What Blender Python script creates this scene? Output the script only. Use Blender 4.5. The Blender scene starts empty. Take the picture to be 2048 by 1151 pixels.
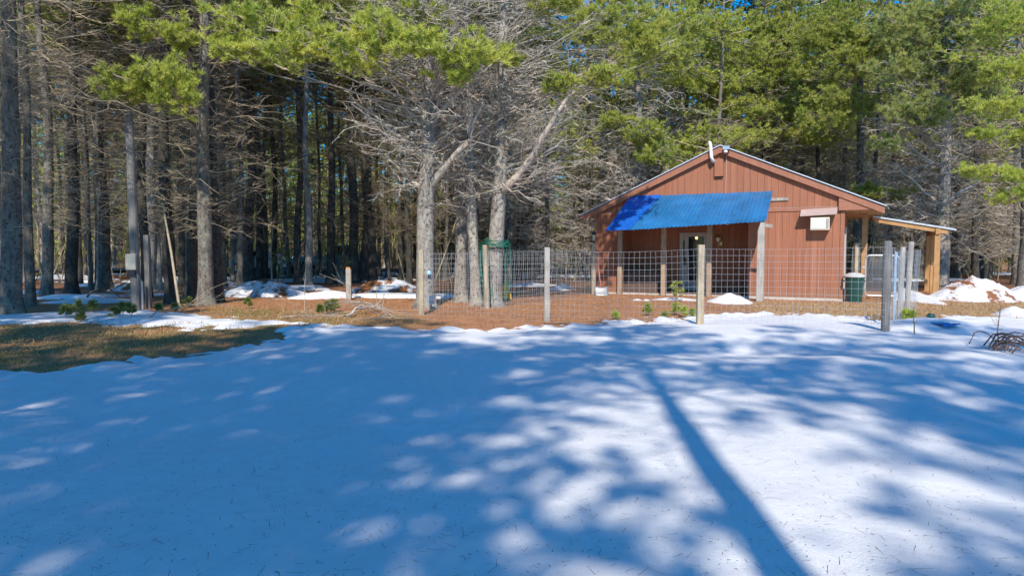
import bpy, math, random
import numpy as np
from mathutils import Vector, Matrix

PI = math.pi
R_ = math.radians
scene = bpy.context.scene
C = scene.collection

# ------------------------------------------------------------------ camera
PITCH = R_(3.17)
CAMZ = 1.5
FPX = 1365.0
cam_d = bpy.data.cameras.new('camera')
cam_d.sensor_width = 36.0
cam_d.lens = 24.0
cam_d.clip_end = 2000
cam = bpy.data.objects.new('camera', cam_d)
C.objects.link(cam)
cam.location = (0, 0, CAMZ)
cam.rotation_euler = (PI / 2 - PITCH, 0, 0)
scene.camera = cam

# ------------------------------------------------------------------ light
SUN_AZ = R_(4.0)      # direction the light travels, clockwise from +Y
SUN_EL = R_(41.0)
world = bpy.data.worlds.new('World')
scene.world = world
world.use_nodes = True
wn = world.node_tree
wn.nodes.clear()
sky = wn.nodes.new('ShaderNodeTexSky')
sky.sky_type = 'NISHITA'
sky.sun_disc = False
sky.sun_elevation = SUN_EL
sky.sun_rotation = SUN_AZ + PI
sky.air_density = 1.0
sky.dust_density = 0.0
sky.ozone_density = 6.0
sky.altitude = 300
hs = wn.nodes.new('ShaderNodeHueSaturation')
hs.inputs['Saturation'].default_value = 2.1
bg = wn.nodes.new('ShaderNodeBackground')
bg.inputs['Strength'].default_value = 0.15
wo = wn.nodes.new('ShaderNodeOutputWorld')
wn.links.new(sky.outputs[0], hs.inputs['Color'])
wn.links.new(hs.outputs[0], bg.inputs[0])
wn.links.new(bg.outputs[0], wo.inputs[0])
sun_d = bpy.data.lights.new('sun', 'SUN')
sun_d.energy = 3.6
sun_d.angle = R_(0.7)
sun_d.color = (1.0, 0.90, 0.77)
sun = bpy.data.objects.new('sun', sun_d)
C.objects.link(sun)
ldir = Vector((math.sin(SUN_AZ) * math.cos(SUN_EL), math.cos(SUN_AZ) * math.cos(SUN_EL), -math.sin(SUN_EL)))
sun.rotation_euler = ldir.to_track_quat('-Z', 'Y').to_euler()
sun.location = (0, -20, 30)
vs = scene.view_settings
vs.view_transform = 'Standard'
vs.look = 'None'
vs.exposure = 0.58
vs.gamma = 1.0
scene.cycles.max_bounces = 5
scene.cycles.diffuse_bounces = 3
scene.cycles.glossy_bounces = 2
scene.cycles.transmission_bounces = 3

# ------------------------------------------------------------------ helpers
def at(px, py, Y):
    """world point on the sight line of a photograph pixel, Y metres ahead"""
    cp, sp = math.cos(PITCH), math.sin(PITCH)
    x, y = px - 1024.0, py - 575.5
    d = Vector((x, FPX * cp - y * sp, -FPX * sp - y * cp))
    return Vector((0, 0, CAMZ)) + d * (Y / d.y)

def ground_at(px, py, z=0.0):
    cp, sp = math.cos(PITCH), math.sin(PITCH)
    x, y = px - 1024.0, py - 575.5
    d = Vector((x, FPX * cp - y * sp, -FPX * sp - y * cp))
    return Vector((0, 0, CAMZ)) + d * ((z - CAMZ) / d.z)

def _hash(i, j, s):
    h = (i.astype(np.int64) * 374761393 + j.astype(np.int64) * 668265263 + s * 1442695041) & 0xffffffff
    h = ((h ^ (h >> 13)) * 1274126177) & 0xffffffff
    return ((h ^ (h >> 16)) & 0xffff) / 65535.0

def vnoise(x, y, s=0):
    x = np.asarray(x, float); y = np.asarray(y, float)
    i = np.floor(x); j = np.floor(y)
    u = x - i; v = y - j
    u = u * u * (3 - 2 * u); v = v * v * (3 - 2 * v)
    a = _hash(i, j, s); b = _hash(i + 1, j, s); c = _hash(i, j + 1, s); d = _hash(i + 1, j + 1, s)
    return (a * (1 - u) + b * u) * (1 - v) + (c * (1 - u) + d * u) * v - 0.5

def fbm(x, y, s=0, o=4):
    t = 0; a = 1.0; f = 1.0
    for k in range(o):
        t = t + a * vnoise(np.asarray(x) * f, np.asarray(y) * f, s + k * 7)
        a *= 0.5; f *= 2.03
    return t

def np_mesh(name, V, faces, smooth=False):
    """faces: list of int arrays (n,k)"""
    V = np.asarray(V, np.float32)
    faces = [np.asarray(f, np.int32) for f in faces if len(f)]
    me = bpy.data.meshes.new(name)
    me.vertices.add(len(V)); me.vertices.foreach_set('co', V.ravel())
    loops = np.concatenate([f.ravel() for f in faces])
    tot = np.concatenate([np.full(len(f), f.shape[1], np.int32) for f in faces])
    st = np.concatenate([[0], np.cumsum(tot)[:-1]]).astype(np.int32)
    me.loops.add(len(loops)); me.loops.foreach_set('vertex_index', loops)
    me.polygons.add(len(tot)); me.polygons.foreach_set('loop_start', st)
    me.polygons.foreach_set('loop_total', tot)
    if smooth:
        me.polygons.foreach_set('use_smooth', np.ones(len(tot), bool))
    me.update(calc_edges=True)
    me.validate()
    return me

def link(name, me, mat=None, parent=None):
    o = bpy.data.objects.new(name, me)
    C.objects.link(o)
    if mat is not None and me is not None:
        if len(me.materials) == 0:
            me.materials.append(mat)
        elif me.materials[0] != mat:          # shared mesh, other material
            o.material_slots[0].link = 'OBJECT'
            o.material_slots[0].material = mat
    if parent is not None:
        o.parent = parent
    return o

def tag(o, label=None, cat=None, group=None, kind=None):
    if label: o['label'] = label
    if cat: o['category'] = cat
    if group: o['group'] = group
    if kind: o['kind'] = kind
    return o

def thing(name, label, cat, loc=(0, 0, 0), rotz=0.0, group=None):
    o = bpy.data.objects.new(name, None)
    C.objects.link(o)
    o.empty_display_size = 0.2
    o.location = loc
    o.rotation_euler = (0, 0, rotz)
    return tag(o, label, cat, group)

class MB:
    def __init__(self):
        self.V = []; self.F = []
    def add(self, vs_, fs):
        n = len(self.V)
        self.V += [tuple(v) for v in vs_]
        self.F += [tuple(i + n for i in f) for f in fs]
        return self
    def hexa(self, p):       # 8 points: bottom 4 ccw, top 4 ccw
        return self.add(p, [(3, 2, 1, 0), (4, 5, 6, 7), (0, 1, 5, 4), (1, 2, 6, 5), (2, 3, 7, 6), (3, 0, 4, 7)])
    def box(self, x0, x1, y0, y1, z0, z1, M=None):
        p = [Vector(q) for q in ((x0, y0, z0), (x1, y0, z0), (x1, y1, z0), (x0, y1, z0), (x0, y0, z1), (x1, y0, z1), (x1, y1, z1), (x0, y1, z1))]
        if M is not None: p = [M @ q for q in p]
        return self.hexa(p)
    def cbox(self, x0, x1, y0, y1, z0, z1, c=0.006, M=None):
        """box with chamfered long (vertical) edges and top"""
        o = [(x0 + c, y0), (x1 - c, y0), (x1, y0 + c), (x1, y1 - c), (x1 - c, y1), (x0 + c, y1), (x0, y1 - c), (x0, y0 + c)]
        cx, cy = (x0 + x1) / 2, (y0 + y1) / 2
        def ins(q):
            return (q[0] + (c if q[0] < cx else -c), q[1] + (c if q[1] < cy else -c))
        p = [Vector((a, b, z0)) for a, b in o] + [Vector((a, b, z1 - c)) for a, b in o] + [Vector((*ins(q), z1)) for q in o]
        if M is not None: p = [M @ q for q in p]
        f = [tuple(range(7, -1, -1)), tuple(range(16, 24))]
        for L in (0, 8):
            for i in range(8):
                j = (i + 1) % 8
                f.append((L + i, L + j, L + 8 + j, L + 8 + i))
        return self.add(p, f)
    def extrude(self, poly, vec):
        n = len(poly); vec = Vector(vec)
        a = [Vector(q) for q in poly]; b = [q + vec for q in a]
        fs = [tuple(range(n - 1, -1, -1)), tuple(range(n, 2 * n))]
        for i in range(n):
            j = (i + 1) % n
            fs.append((i, j, n + j, n + i))
        return self.add(a + b, fs)
    def tube(self, pts, r, k=8, cap=True):
        P = np.array([tuple(p) for p in pts], float)[None]
        R = np.full((1, P.shape[1]), r, float) if np.isscalar(r) else np.array(r, float)[None]
        V, F = tubes(P, R, k)
        n = len(self.V)
        self.V += [tuple(v) for v in V]
        self.F += [tuple(int(i) + n for i in f) for f in F]
        if cap:
            m = len(V)
            self.F.append(tuple(n + i for i in range(k)))
            self.F.append(tuple(n + m - k + i for i in range(k - 1, -1, -1)))
        return self
    def lathe(self, prof, k=16, c=(0, 0, 0), sx=1.0, sy=1.0):
        vs_ = []; fs = []
        for (r, z) in prof:
            for i in range(k):
                a = 2 * PI * i / k
                vs_.append((c[0] + sx * r * math.cos(a), c[1] + sy * r * math.sin(a), c[2] + z))
        for j in range(len(prof) - 1):
            for i in range(k):
                i2 = (i + 1) % k
                fs.append((j * k + i, j * k + i2, (j + 1) * k + i2, (j + 1) * k + i))
        fs.append(tuple(range(k - 1, -1, -1)))
        m = (len(prof) - 1) * k
        fs.append(tuple(m + i for i in range(k)))
        return self.add(vs_, fs)
    def build(self, name, mat, parent=None, smooth=False, bevel=0.0):
        me = bpy.data.meshes.new(name)
        me.from_pydata(self.V, [], self.F)
        if smooth:
            me.polygons.foreach_set('use_smooth', np.ones(len(me.polygons), bool))
        me.update()
        o = link(name, me, mat, parent)
        if bevel:
            b = o.modifiers.new('bevel', 'BEVEL'); b.width = bevel; b.segments = 2; b.limit_method = 'ANGLE'
        return o

def norm(a):
    return a / np.maximum(np.linalg.norm(a, axis=-1, keepdims=True), 1e-9)

def tubes(P, R, k=3):
    """P (N,M,3) polylines, R (N,M) radii -> verts, quads"""
    N, M, _ = P.shape
    T = norm(np.gradient(P, axis=1))
    ref = np.where(np.abs(T[..., 2:3]) > 0.9, np.array([1.0, 0, 0]), np.array([0, 0, 1.0]))
    A = norm(np.cross(T, ref)); B = np.cross(T, A)
    a = np.arange(k) * 2 * PI / k
    V = P[:, :, None, :] + R[:, :, None, None] * (np.cos(a)[None, None, :, None] * A[:, :, None, :] + np.sin(a)[None, None, :, None] * B[:, :, None, :])
    i = np.arange(N)[:, None, None] * M * k + np.arange(M - 1)[None, :, None] * k
    j = np.arange(k)[None, None, :]; j2 = (j + 1) % k
    F = np.stack([i + j, i + j2, i + k + j2, i + k + j], -1).reshape(-1, 4)
    return V.reshape(-1, 3), F

# ------------------------------------------------------------------ materials
def new_mat(name):
    m = bpy.data.materials.new(name)
    m.use_nodes = True
    nt = m.node_tree
    nt.nodes.clear()
    out = nt.nodes.new('ShaderNodeOutputMaterial')
    b = nt.nodes.new('ShaderNodeBsdfPrincipled')
    nt.links.new(b.outputs[0], out.inputs[0])
    return m, nt, b

def nd(nt, t, **kw):
    n = nt.nodes.new(t)
    for k, v in kw.items():
        if k.startswith('i_'):
            n.inputs[k[2:].replace('_', ' ')].default_value = v
        else:
            setattr(n, k, v)
    return n

def ramp(nt, src, stops):
    r = nt.nodes.new('ShaderNodeValToRGB')
    el = r.color_ramp.elements
    while len(el) < len(stops): el.new(0.5)
    for e, (p, c) in zip(el, stops):
        e.position = p
        e.color = (c[0], c[1], c[2], 1) if len(c) == 3 else c
    nt.links.new(src, r.inputs[0])
    return r.outputs[0]

def coords(nt, scale=(1, 1, 1), kind='Object'):
    tc = nt.nodes.new('ShaderNodeTexCoord')
    mp = nt.nodes.new('ShaderNodeMapping')
    mp.inputs['Scale'].default_value = scale
    nt.links.new(tc.outputs[kind], mp.inputs[0])
    return mp.outputs[0]

def noise(nt, vec, scale, detail=5, rough=0.6):
    n = nt.nodes.new('ShaderNodeTexNoise')
    n.inputs['Scale'].default_value = scale
    n.inputs['Detail'].default_value = detail
    n.inputs['Roughness'].default_value = rough
    nt.links.new(vec, n.inputs['Vector'])
    return n.outputs['Fac']

def bump(nt, b, h, strength=0.5, dist=0.01):
    n = nt.nodes.new('ShaderNodeBump')
    n.inputs['Strength'].default_value = strength
    n.inputs['Distance'].default_value = dist
    nt.links.new(h, n.inputs['Height'])
    nt.links.new(n.outputs[0], b.inputs['Normal'])

def mixc(nt, fac, a, b, mode='MIX'):
    n = nt.nodes.new('ShaderNodeMix')
    n.data_type = 'RGBA'; n.blend_type = mode
    for s, v in ((n.inputs[0], fac), (n.inputs[6], a), (n.inputs[7], b)):
        if hasattr(v, 'is_linked'): nt.links.new(v, s)
        elif isinstance(v, (int, float)): s.default_value = v
        else: s.default_value = (v[0], v[1], v[2], 1)
    return n.outputs[2]

def obj_random(nt, a, b):
    oi = nt.nodes.new('ShaderNodeObjectInfo')
    return ramp(nt, oi.outputs['Random'], [(0, (a, a, a)), (1, (b, b, b))])

def mat_plain(name, col, rough=0.6, metal=0.0, var=0.25, scale=6.0, bmp=0.15, stretch=(1, 1, 1)):
    m, nt, b = new_mat(name)
    v = coords(nt, stretch)
    n = noise(nt, v, scale, 6)
    lo = [c * (1 - var) for c in col]; hi = [min(1, c * (1 + var)) for c in col]
    c = ramp(nt, n, [(0.3, lo), (0.7, hi)])
    nt.links.new(c, b.inputs['Base Color'])
    b.inputs['Roughness'].default_value = rough
    b.inputs['Metallic'].default_value = metal
    n2 = noise(nt, v, scale * 8, 3)
    if bmp: bump(nt, b, n2, bmp, 0.004)
    return m

def mat_bark(name, dark, light, lichen):
    m, nt, b = new_mat(name)
    v = coords(nt, (1, 1, 0.22))
    n1 = noise(nt, v, 16, 8, 0.7)
    v2 = coords(nt, (1, 1, 0.6))
    n2 = noise(nt, v2, 5, 6, 0.65)
    v3 = coords(nt)
    n3 = noise(nt, v3, 14, 4)
    c1 = ramp(nt, n1, [(0.3, dark), (0.62, light)])
    f = ramp(nt, n2, [(0.47, (0, 0, 0)), (0.62, (1, 1, 1))])
    c2 = mixc(nt, f, c1, lichen)
    f3 = ramp(nt, n3, [(0.56, (0, 0, 0)), (0.64, (0.8, 0.8, 0.8))])
    c3 = mixc(nt, f3, c2, [d * 0.7 for d in dark])
    rn = obj_random(nt, 0.75, 1.15)
    c4 = mixc(nt, 1.0, c3, rn, 'MULTIPLY')
    nt.links.new(c4, b.inputs['Base Color'])
    b.inputs['Roughness'].default_value = 0.9
    bump(nt, b, n1, 0.9, 0.03)
    return m

def mat_needles(name, c_dark, c_light, c_yellow):
    m, nt, b = new_mat(name)
    v = coords(nt)
    n = noise(nt, v, 1.3, 3)
    n2 = noise(nt, v, 9.0, 2)
    c = ramp(nt, n2, [(0.3, c_dark), (0.65, c_light)])
    f = ramp(nt, n, [(0.42, (0, 0, 0)), (0.62, (1, 1, 1))])
    c = mixc(nt, f, c, c_yellow)
    n3 = noise(nt, v, 3.1, 2)
    f3 = ramp(nt, n3, [(0.735, (0, 0, 0)), (0.76, (1, 1, 1))])
    c = mixc(nt, f3, c, (0.30, 0.11, 0.04))
    c = mixc(nt, 1.0, c, obj_random(nt, 0.8, 1.15), 'MULTIPLY')
    nt.links.new(c, b.inputs['Base Color'])
    b.inputs['Roughness'].default_value = 0.55
    tr = nt.nodes.new('ShaderNodeBsdfTranslucent')
    nt.links.new(c, tr.inputs[0])
    mx = nt.nodes.new('ShaderNodeMixShader')
    mx.inputs[0].default_value = 0.42
    out = [q for q in nt.nodes if q.type == 'OUTPUT_MATERIAL'][0]
    nt.links.new(b.outputs[0], mx.inputs[1]); nt.links.new(tr.outputs[0], mx.inputs[2])
    nt.links.new(mx.outputs[0], out.inputs[0])
    return m

def mat_wood(name, c1, c2, rough=0.8, scale=9.0):
    m, nt, b = new_mat(name)
    v = coords(nt, (1, 1, 0.06))
    n = noise(nt, v, scale * 4, 7, 0.7)
    v2 = coords(nt)
    n2 = noise(nt, v2, 3.0, 4)
    c = ramp(nt, n, [(0.32, c1), (0.66, c2)])
    f = ramp(nt, n2, [(0.4, (0, 0, 0)), (0.7, (0.6, 0.6, 0.6))])
    c = mixc(nt, f, c, [q * 0.62 for q in c1])
    nt.links.new(c, b.inputs['Base Color'])
    b.inputs['Roughness'].default_value = rough
    bump(nt, b, n, 0.5, 0.006)
    return m

M = {}
M['bark'] = mat_bark('bark', (0.035, 0.029, 0.024), (0.21, 0.185, 0.162), (0.22, 0.22, 0.18))
M['bark_light'] = mat_bark('bark_light', (0.09, 0.075, 0.065), (0.43, 0.385, 0.345), (0.43, 0.42, 0.36))
M['bark_dark'] = mat_bark('bark_dark', (0.018, 0.015, 0.012), (0.075, 0.066, 0.056), (0.095, 0.095, 0.075))
M['twig'] = mat_plain('twig', (0.34, 0.285, 0.205), 0.9, var=0.45, scale=3.0, bmp=0)
M['twig_light'] = mat_plain('twig_light', (0.46, 0.405, 0.345), 0.9, var=0.45, scale=3.0, bmp=0)
M['twig_far'] = mat_plain('twig_far', (0.34, 0.28, 0.18), 0.9, var=0.4, scale=2.0, bmp=0)
M['twig_dark'] = mat_plain('twig_dark', (0.19, 0.15, 0.095), 0.9, var=0.45, scale=3.0, bmp=0)
M['lichen'] = mat_plain('lichen', (0.38, 0.40, 0.32), 0.95, var=0.3, scale=4, bmp=0)
M['needles'] = mat_needles('needles', (0.30, 0.40, 0.07), (0.55, 0.62, 0.13), (0.64, 0.66, 0.14))
M['needles_blue'] = mat_needles('needles_blue', (0.30, 0.40, 0.12), (0.52, 0.61, 0.21), (0.66, 0.67, 0.19))
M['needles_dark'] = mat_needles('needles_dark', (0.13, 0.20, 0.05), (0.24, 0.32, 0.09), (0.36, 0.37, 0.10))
M['old_wood'] = mat_wood('old_wood', (0.30, 0.27, 0.24), (0.52, 0.49, 0.45))
M['old_wood_tan'] = mat_wood('old_wood_tan', (0.34, 0.27, 0.18), (0.55, 0.47, 0.34))
M['new_wood'] = mat_wood('new_wood', (0.40, 0.21, 0.08), (0.56, 0.33, 0.15))
M['post_wood'] = mat_wood('post_wood', (0.30, 0.20, 0.13), (0.50, 0.38, 0.28))
M['grey_wood'] = mat_wood('grey_wood', (0.13, 0.125, 0.12), (0.27, 0.26, 0.25))
M['wire'] = mat_plain('wire', (0.50, 0.52, 0.55), 0.45, 0.2, var=0.1, bmp=0)
M['galv'] = mat_plain('galv', (0.60, 0.62, 0.64), 0.4, 0.6, var=0.1, bmp=0)

# ------------------------------------------------------------------ ground and snow fields
def sstep(a, b, x):
    t = np.clip((x - a) / (b - a), 0, 1); return t * t * (3 - 2 * t)

def g_z(x, y):
    return 0.05 * fbm(np.asarray(x) * 0.23, np.asarray(y) * 0.23, 3) + 0.03 * fbm(np.asarray(x) * 0.9, np.asarray(y) * 0.9, 5) + 14.0 * sstep(70, 190, np.asarray(y, float))

def poly_sd(x, y, poly):
    x = np.asarray(x, float); y = np.asarray(y, float)
    d = np.full(x.shape, 1e9); ins = np.zeros(x.shape, bool)
    n = len(poly)
    for i in range(n):
        (ax, ay), (bx, by) = poly[i], poly[(i + 1) % n]
        ex, ey = bx - ax, by - ay
        t = np.clip(((x - ax) * ex + (y - ay) * ey) / (ex * ex + ey * ey + 1e-9), 0, 1)
        d = np.minimum(d, np.hypot(x - ax - t * ex, y - ay - t * ey))
        c = ((ay > y) != (by > y)) & (x < (bx - ax) * (y - ay) / (by - ay + 1e-12) + ax)
        ins ^= c
    return np.where(ins, d, -d)

def G(px, py, z=0.08):
    v = ground_at(px, py, z); return (v.x, v.y)

SNOW_MAIN = [(-60, -60), (-60, 3.0), (-12, 4.6), G(-40, 748), G(0, 742), G(110, 722), G(250, 703), G(400, 690), G(500, 672), G(545, 655),
             G(560, 647), G(700, 641), G(840, 648), G(960, 646), G(1094, 642), G(1230, 634), G(1300, 632), G(1370, 627),
             G(1500, 621), G(1640, 624), G(1745, 626), G(1800, 640), G(1838, 629), G(1900, 624), G(2048, 628), (16, 15.5), (60, 19), (60, -60)]
SNOW_STRIP = [G(-300, 655), G(0, 650), G(120, 640), G(260, 646), G(420, 657), G(520, 652), G(560, 645), G(640, 641), G(540, 632), G(400, 624), G(250, 617), G(100, 616), G(-300, 622)]

def _pt(px, py, z=0.1):
    v = ground_at(px, py, z); return v.x, v.y
# banks: centre x,y ; half sizes ; height ; rotation ; dirt
BANKS = []
def bank(px, py, wpx, depth, h, rot=0.0, dirt=0.3, z=0.0):
    x, y = _pt(px, py, z)
    BANKS.append((x, y, wpx / FPX * y, depth, h, rot, dirt))
bank(525, 590, 95, 1.2, 0.50, 0.1, 0.75)
bank(655, 594, 80, 0.9, 0.22, 0.0, 0.2)
bank(775, 583, 80, 1.4, 0.52, 0.0, 0.85)
bank(283, 580, 60, 1.1, 0.40, 0.0, 0.7)
bank(180, 603, 90, 0.9, 0.12, 0.0, 0.2)
bank(120, 556, 40, 1.6, 0.35, 0.0, 0.2)
bank(690, 560, 150, 2.4, 0.22, 0.0, 0.2)
bank(450, 565, 40, 1.5, 0.3, 0.0, 0.2)
bank(1125, 579, 28, 0.5, 0.26, 0.4, 0.2)
bank(1060, 570, 60, 1.2, 0.12, 0.0, 0.3)
bank(1462, 605, 45, 0.75, 0.26, -0.4, 0.25)
bank(1350, 601, 55, 0.35, 0.08, -0.4, 0.6)
bank(1275, 602, 12, 0.14, 0.07, 0, 0.1)
bank(1293, 603, 9, 0.12, 0.07, 0, 0.1)
bank(1950, 598, 80, 1.5, 0.72, -0.2, 0.68)
bank(2080, 600, 80, 1.6, 0.50, 0.1, 0.3)
bank(2030, 632, 30, 0.5, 0.25, 0.0, 0.6)
SLAB = [ground_at(1778, 596, 0.05).to_2d(), ground_at(1905, 607, 0.05).to_2d(), ground_at(1880, 594, 0.05).to_2d(), ground_at(1795, 578, 0.05).to_2d()]
SLAB = [tuple(v) for v in SLAB]

def snow_T(x, y):
    """snow thickness (negative = none) and dirt amount"""
    x = np.asarray(x, float); y = np.asarray(y, float)
    n1 = fbm(x * 0.8, y * 0.8, 11); n2 = fbm(x * 3.1, y * 3.1, 17, 3)
    sd = poly_sd(x, y, SNOW_MAIN) + 0.42 * n1 + 0.30 * n2 + 0.18 * fbm(x * 9, y * 9, 19, 2)
    T = -0.06 + 0.10 * sstep(-0.35, 0.55, sd) + 0.07 * sstep(0.1, 2.6, sd)
    T = T + np.where(sd > 0, 0.05 * sstep(0, 3, sd) * fbm(x * 0.33, y * 0.33, 23, 3) * 1.6, 0)
    T = T + np.where(sd > 0, (0.020 * fbm(x * 2.2, y * 2.2, 71, 3) + 0.006 * fbm(x * 8, y * 8, 73, 2)) * sstep(0, 0.6, sd), 0)
    T = T + (0.075 * n2 + 0.06 * fbm(x * 6, y * 6, 83, 3) + 0.05 * n1) * (1 - sstep(0.4, 1.7, sd)) * (sd > -0.6)
    # soft trough and lip in the open snow, mound by the corner post
    T = T - 0.10 * np.exp(-((x - 3.2) / 1.9) ** 2 - ((y - 9.6) / 0.75) ** 2) * (sd > 0)
    T = T + 0.05 * np.exp(-((x - 3.2) / 2.4) ** 2 - ((y - 8.4) / 0.7) ** 2) * (sd > 0)
    T = T + 0.20 * np.exp(-((x - 7.45) / 0.8) ** 2 - ((y - 12.2) / 0.75) ** 2) * (sd > -0.2)
    dirt = np.where(sd > 0, 0.10 + 0.45 * np.exp(-np.maximum(sd, 0) / 0.5), 0.5)
    # patchy strip before the left wood
    s2 = poly_sd(x, y, SNOW_STRIP) * 0.8 + 0.75 * n1 + 0.6 * n2 - 0.22
    T2 = -0.05 + 0.09 * sstep(-0.1, 0.3, s2) + 0.03 * sstep(0.2, 0.8, s2)
    dirt = np.where(T2 > T, 0.5, dirt); T = np.maximum(T, T2)
    s3 = poly_sd(x, y, SLAB) + 0.08 * n1 + 0.03 * n2
    xa, ya = SLAB[3]
    T3 = -0.06 + 0.12 * sstep(-0.05, 0.2, s3) + sstep(-0.02, 0.6, s3) * 0.85 * np.exp(-np.hypot(x - xa, y - ya) / 1.4)
    dirt = np.where(T3 > T, 0.05, dirt); T = np.maximum(T, T3)
    for (bx, by, a, b, h, ro, dr) in BANKS:
        c, s = math.cos(ro), math.sin(ro)
        u = ((x - bx) * c + (y - by) * s) / a; v = (-(x - bx) * s + (y - by) * c) / b
        q = np.sqrt(u * u + v * v) + 0.18 * n1 / max(0.5, min(a, 1.5)) + 0.10 * n2
        Tb = h * (1 - q ** 1.3) + (0.35 * n2 + 0.30 * n1 + 0.22 * fbm(x * 7.3, y * 7.3, 29, 2)) * h * (1.15 - np.minimum(q, 1))
        Tb = np.maximum(Tb, -0.06)
        dirt = np.where(Tb > T, dr, dirt); T = np.maximum(T, Tb)
    # scattered old patches in the woods
    wood = (y > 21) & ((x < -1.5) | (y > 33))
    pn = fbm(x * 0.35 + 9, y * 0.5, 41, 4)
    T4 = np.where(wood, -0.06 + 0.16 * sstep(0.10, 0.35, pn), -0.06)
    dirt = np.where(T4 > T, 0.4, dirt); T = np.maximum(T, T4)
    return T, dirt

def surf_z(x, y):
    T, _ = snow_T(np.array([x]), np.array([y]))
    return float(g_z(np.array([x]), np.array([y]))[0] + max(0.0, T[0]))

def grid_axis(segs):
    out = []
    for a, b, s in segs:
        out.append(np.arange(a, b, s))
    out.append(np.array([segs[-1][1]]))
    return np.concatenate(out)

# ground
gx = grid_axis([(-600, -100, 50), (-100, -30, 5), (-30, -16, 1), (-16, 22, 0.2), (22, 40, 1), (40, 100, 5), (100, 600, 50)])
gy = grid_axis([(-200, -20, 20), (-20, 7, 1), (7, 30, 0.2), (30, 60, 0.6), (60, 200, 5), (200, 700, 50)])
XX, YY = np.meshgrid(gx, gy)
ZZ = g_z(XX, YY)
n = len(gx); mrow = len(gy)
idx = np.arange(n * mrow).reshape(mrow, n)
quads = np.stack([idx[:-1, :-1], idx[:-1, 1:], idx[1:, 1:], idx[1:, :-1]], -1).reshape(-1, 4)
gm = np_mesh('ground', np.stack([XX, YY, ZZ], -1).reshape(-1, 3), [quads], True)
# zone attribute: r = dry lawn, g = moss/green grass, b = dark soil
lx, ly = XX.ravel(), YY.ravel()
lawn = sstep(-0.5, 1.2, poly_sd(lx, ly, [G(1490, 620), G(1500, 597), (9.6, 20.2), (12, 20.5), (16, 20.0), (24, 22), (26, 14), (8, 13)]) + 0.8 * fbm(lx * 0.9, ly * 0.9, 51))
moss = sstep(-0.6, 1.0, poly_sd(lx, ly, [(-14, 4), G(0, 742), G(500, 672), G(560, 650), G(860, 640), G(800, 625), G(560, 612), G(430, 606), G(400, 640), (-14, 15)]) + 1.3 * fbm(lx * 0.8, ly * 0.8, 53))
soil = sstep(22, 30, ly) * (lx < 30)
zone = np.stack([lawn, moss, soil, np.ones_like(lawn)], -1).astype(np.float32)
ca = gm.color_attributes.new('zone', 'FLOAT_COLOR', 'POINT')
ca.data.foreach_set('color', zone.ravel())

m, nt, b = new_mat('needle_ground')
v = coords(nt)
at_n = nd(nt, 'ShaderNodeAttribute', attribute_name='zone')
sp = nt.nodes.new('ShaderNodeSeparateColor'); nt.links.new(at_n.outputs['Color'], sp.inputs[0])
na = noise(nt, v, 2.2, 8, 0.7); nb = noise(nt, v, 28, 6, 0.7); nc = noise(nt, v, 0.9, 5)
needle = ramp(nt, nb, [(0.28, (0.24, 0.10, 0.04)), (0.5, (0.50, 0.235, 0.10)), (0.72, (0.66, 0.37, 0.19))])
needle = mixc(nt, ramp(nt, na, [(0.42, (0, 0, 0)), (0.66, (0.75, 0.75, 0.75))]), needle, (0.27, 0.14, 0.075))
lawn_c = ramp(nt, nb, [(0.3, (0.28, 0.18, 0.085)), (0.7, (0.60, 0.43, 0.23))])
moss_c = ramp(nt, nb, [(0.3, (0.08, 0.085, 0.02)), (0.5, (0.22, 0.17, 0.05)), (0.75, (0.46, 0.27, 0.10))])
mossf = ramp(nt, nc, [(0.38, (0.25, 0.25, 0.25)), (0.58, (1, 1, 1))])
mm = nt.nodes.new('ShaderNodeMath'); mm.operation = 'MULTIPLY'
nt.links.new(mossf, mm.inputs[0]); nt.links.new(sp.outputs[1], mm.inputs[1])
c = mixc(nt, sp.outputs[0], needle, lawn_c)
c = mixc(nt, mm.outputs[0], c, moss_c)
soil_c = ramp(nt, nb, [(0.3, (0.07, 0.035, 0.018)), (0.7, (0.25, 0.12, 0.055))])
c = mixc(nt, sp.outputs[2], c, soil_c)
nt.links.new(c, b.inputs['Base Color'])
b.inputs['Roughness'].default_value = 0.95
bump(nt, b, nb, 0.8, 0.03)
ground = link('ground', gm, m)
tag(ground, kind='structure')

# snow
sx_ = grid_axis([(-60, -20, 2), (-20, -8, 0.25), (-8, 9, 0.09), (9, 20, 0.12), (20, 60, 2)])
sy_ = grid_axis([(-60, -4, 2), (-4, 1.5, 0.5), (1.5, 8, 0.10), (8, 24, 0.085), (24, 45, 0.25)])
XX, YY = np.meshgrid(sx_, sy_)
T, dirt = snow_T(XX, YY)
ZZ = g_z(XX, YY) + T
n = len(sx_); mrow = len(sy_)
idx = np.arange(n * mrow).reshape(mrow, n)
quads = np.stack([idx[:-1, :-1], idx[:-1, 1:], idx[1:, 1:], idx[1:, :-1]], -1).reshape(-1, 4)
keep = (T.ravel()[quads] > -0.015).any(axis=1)
quads = quads[keep]
used, inv = np.unique(quads.ravel(), return_inverse=True)
V = np.stack([XX, YY, ZZ], -1).reshape(-1, 3)[used]
sm = np_mesh('snow', V, [inv.reshape(-1, 4)], True)
dv = dirt.ravel()[used]; tv = T.ravel()[used]
ca = sm.color_attributes.new('dirt', 'FLOAT_COLOR', 'POINT')
ca.data.foreach_set('color', np.stack([dv, np.clip(tv, 0, 1), dv, np.ones_like(dv)], -1).astype(np.float32).ravel())
m, nt, b = new_mat('snow')
v = coords(nt)
at_n = nd(nt, 'ShaderNodeAttribute', attribute_name='dirt')
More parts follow.
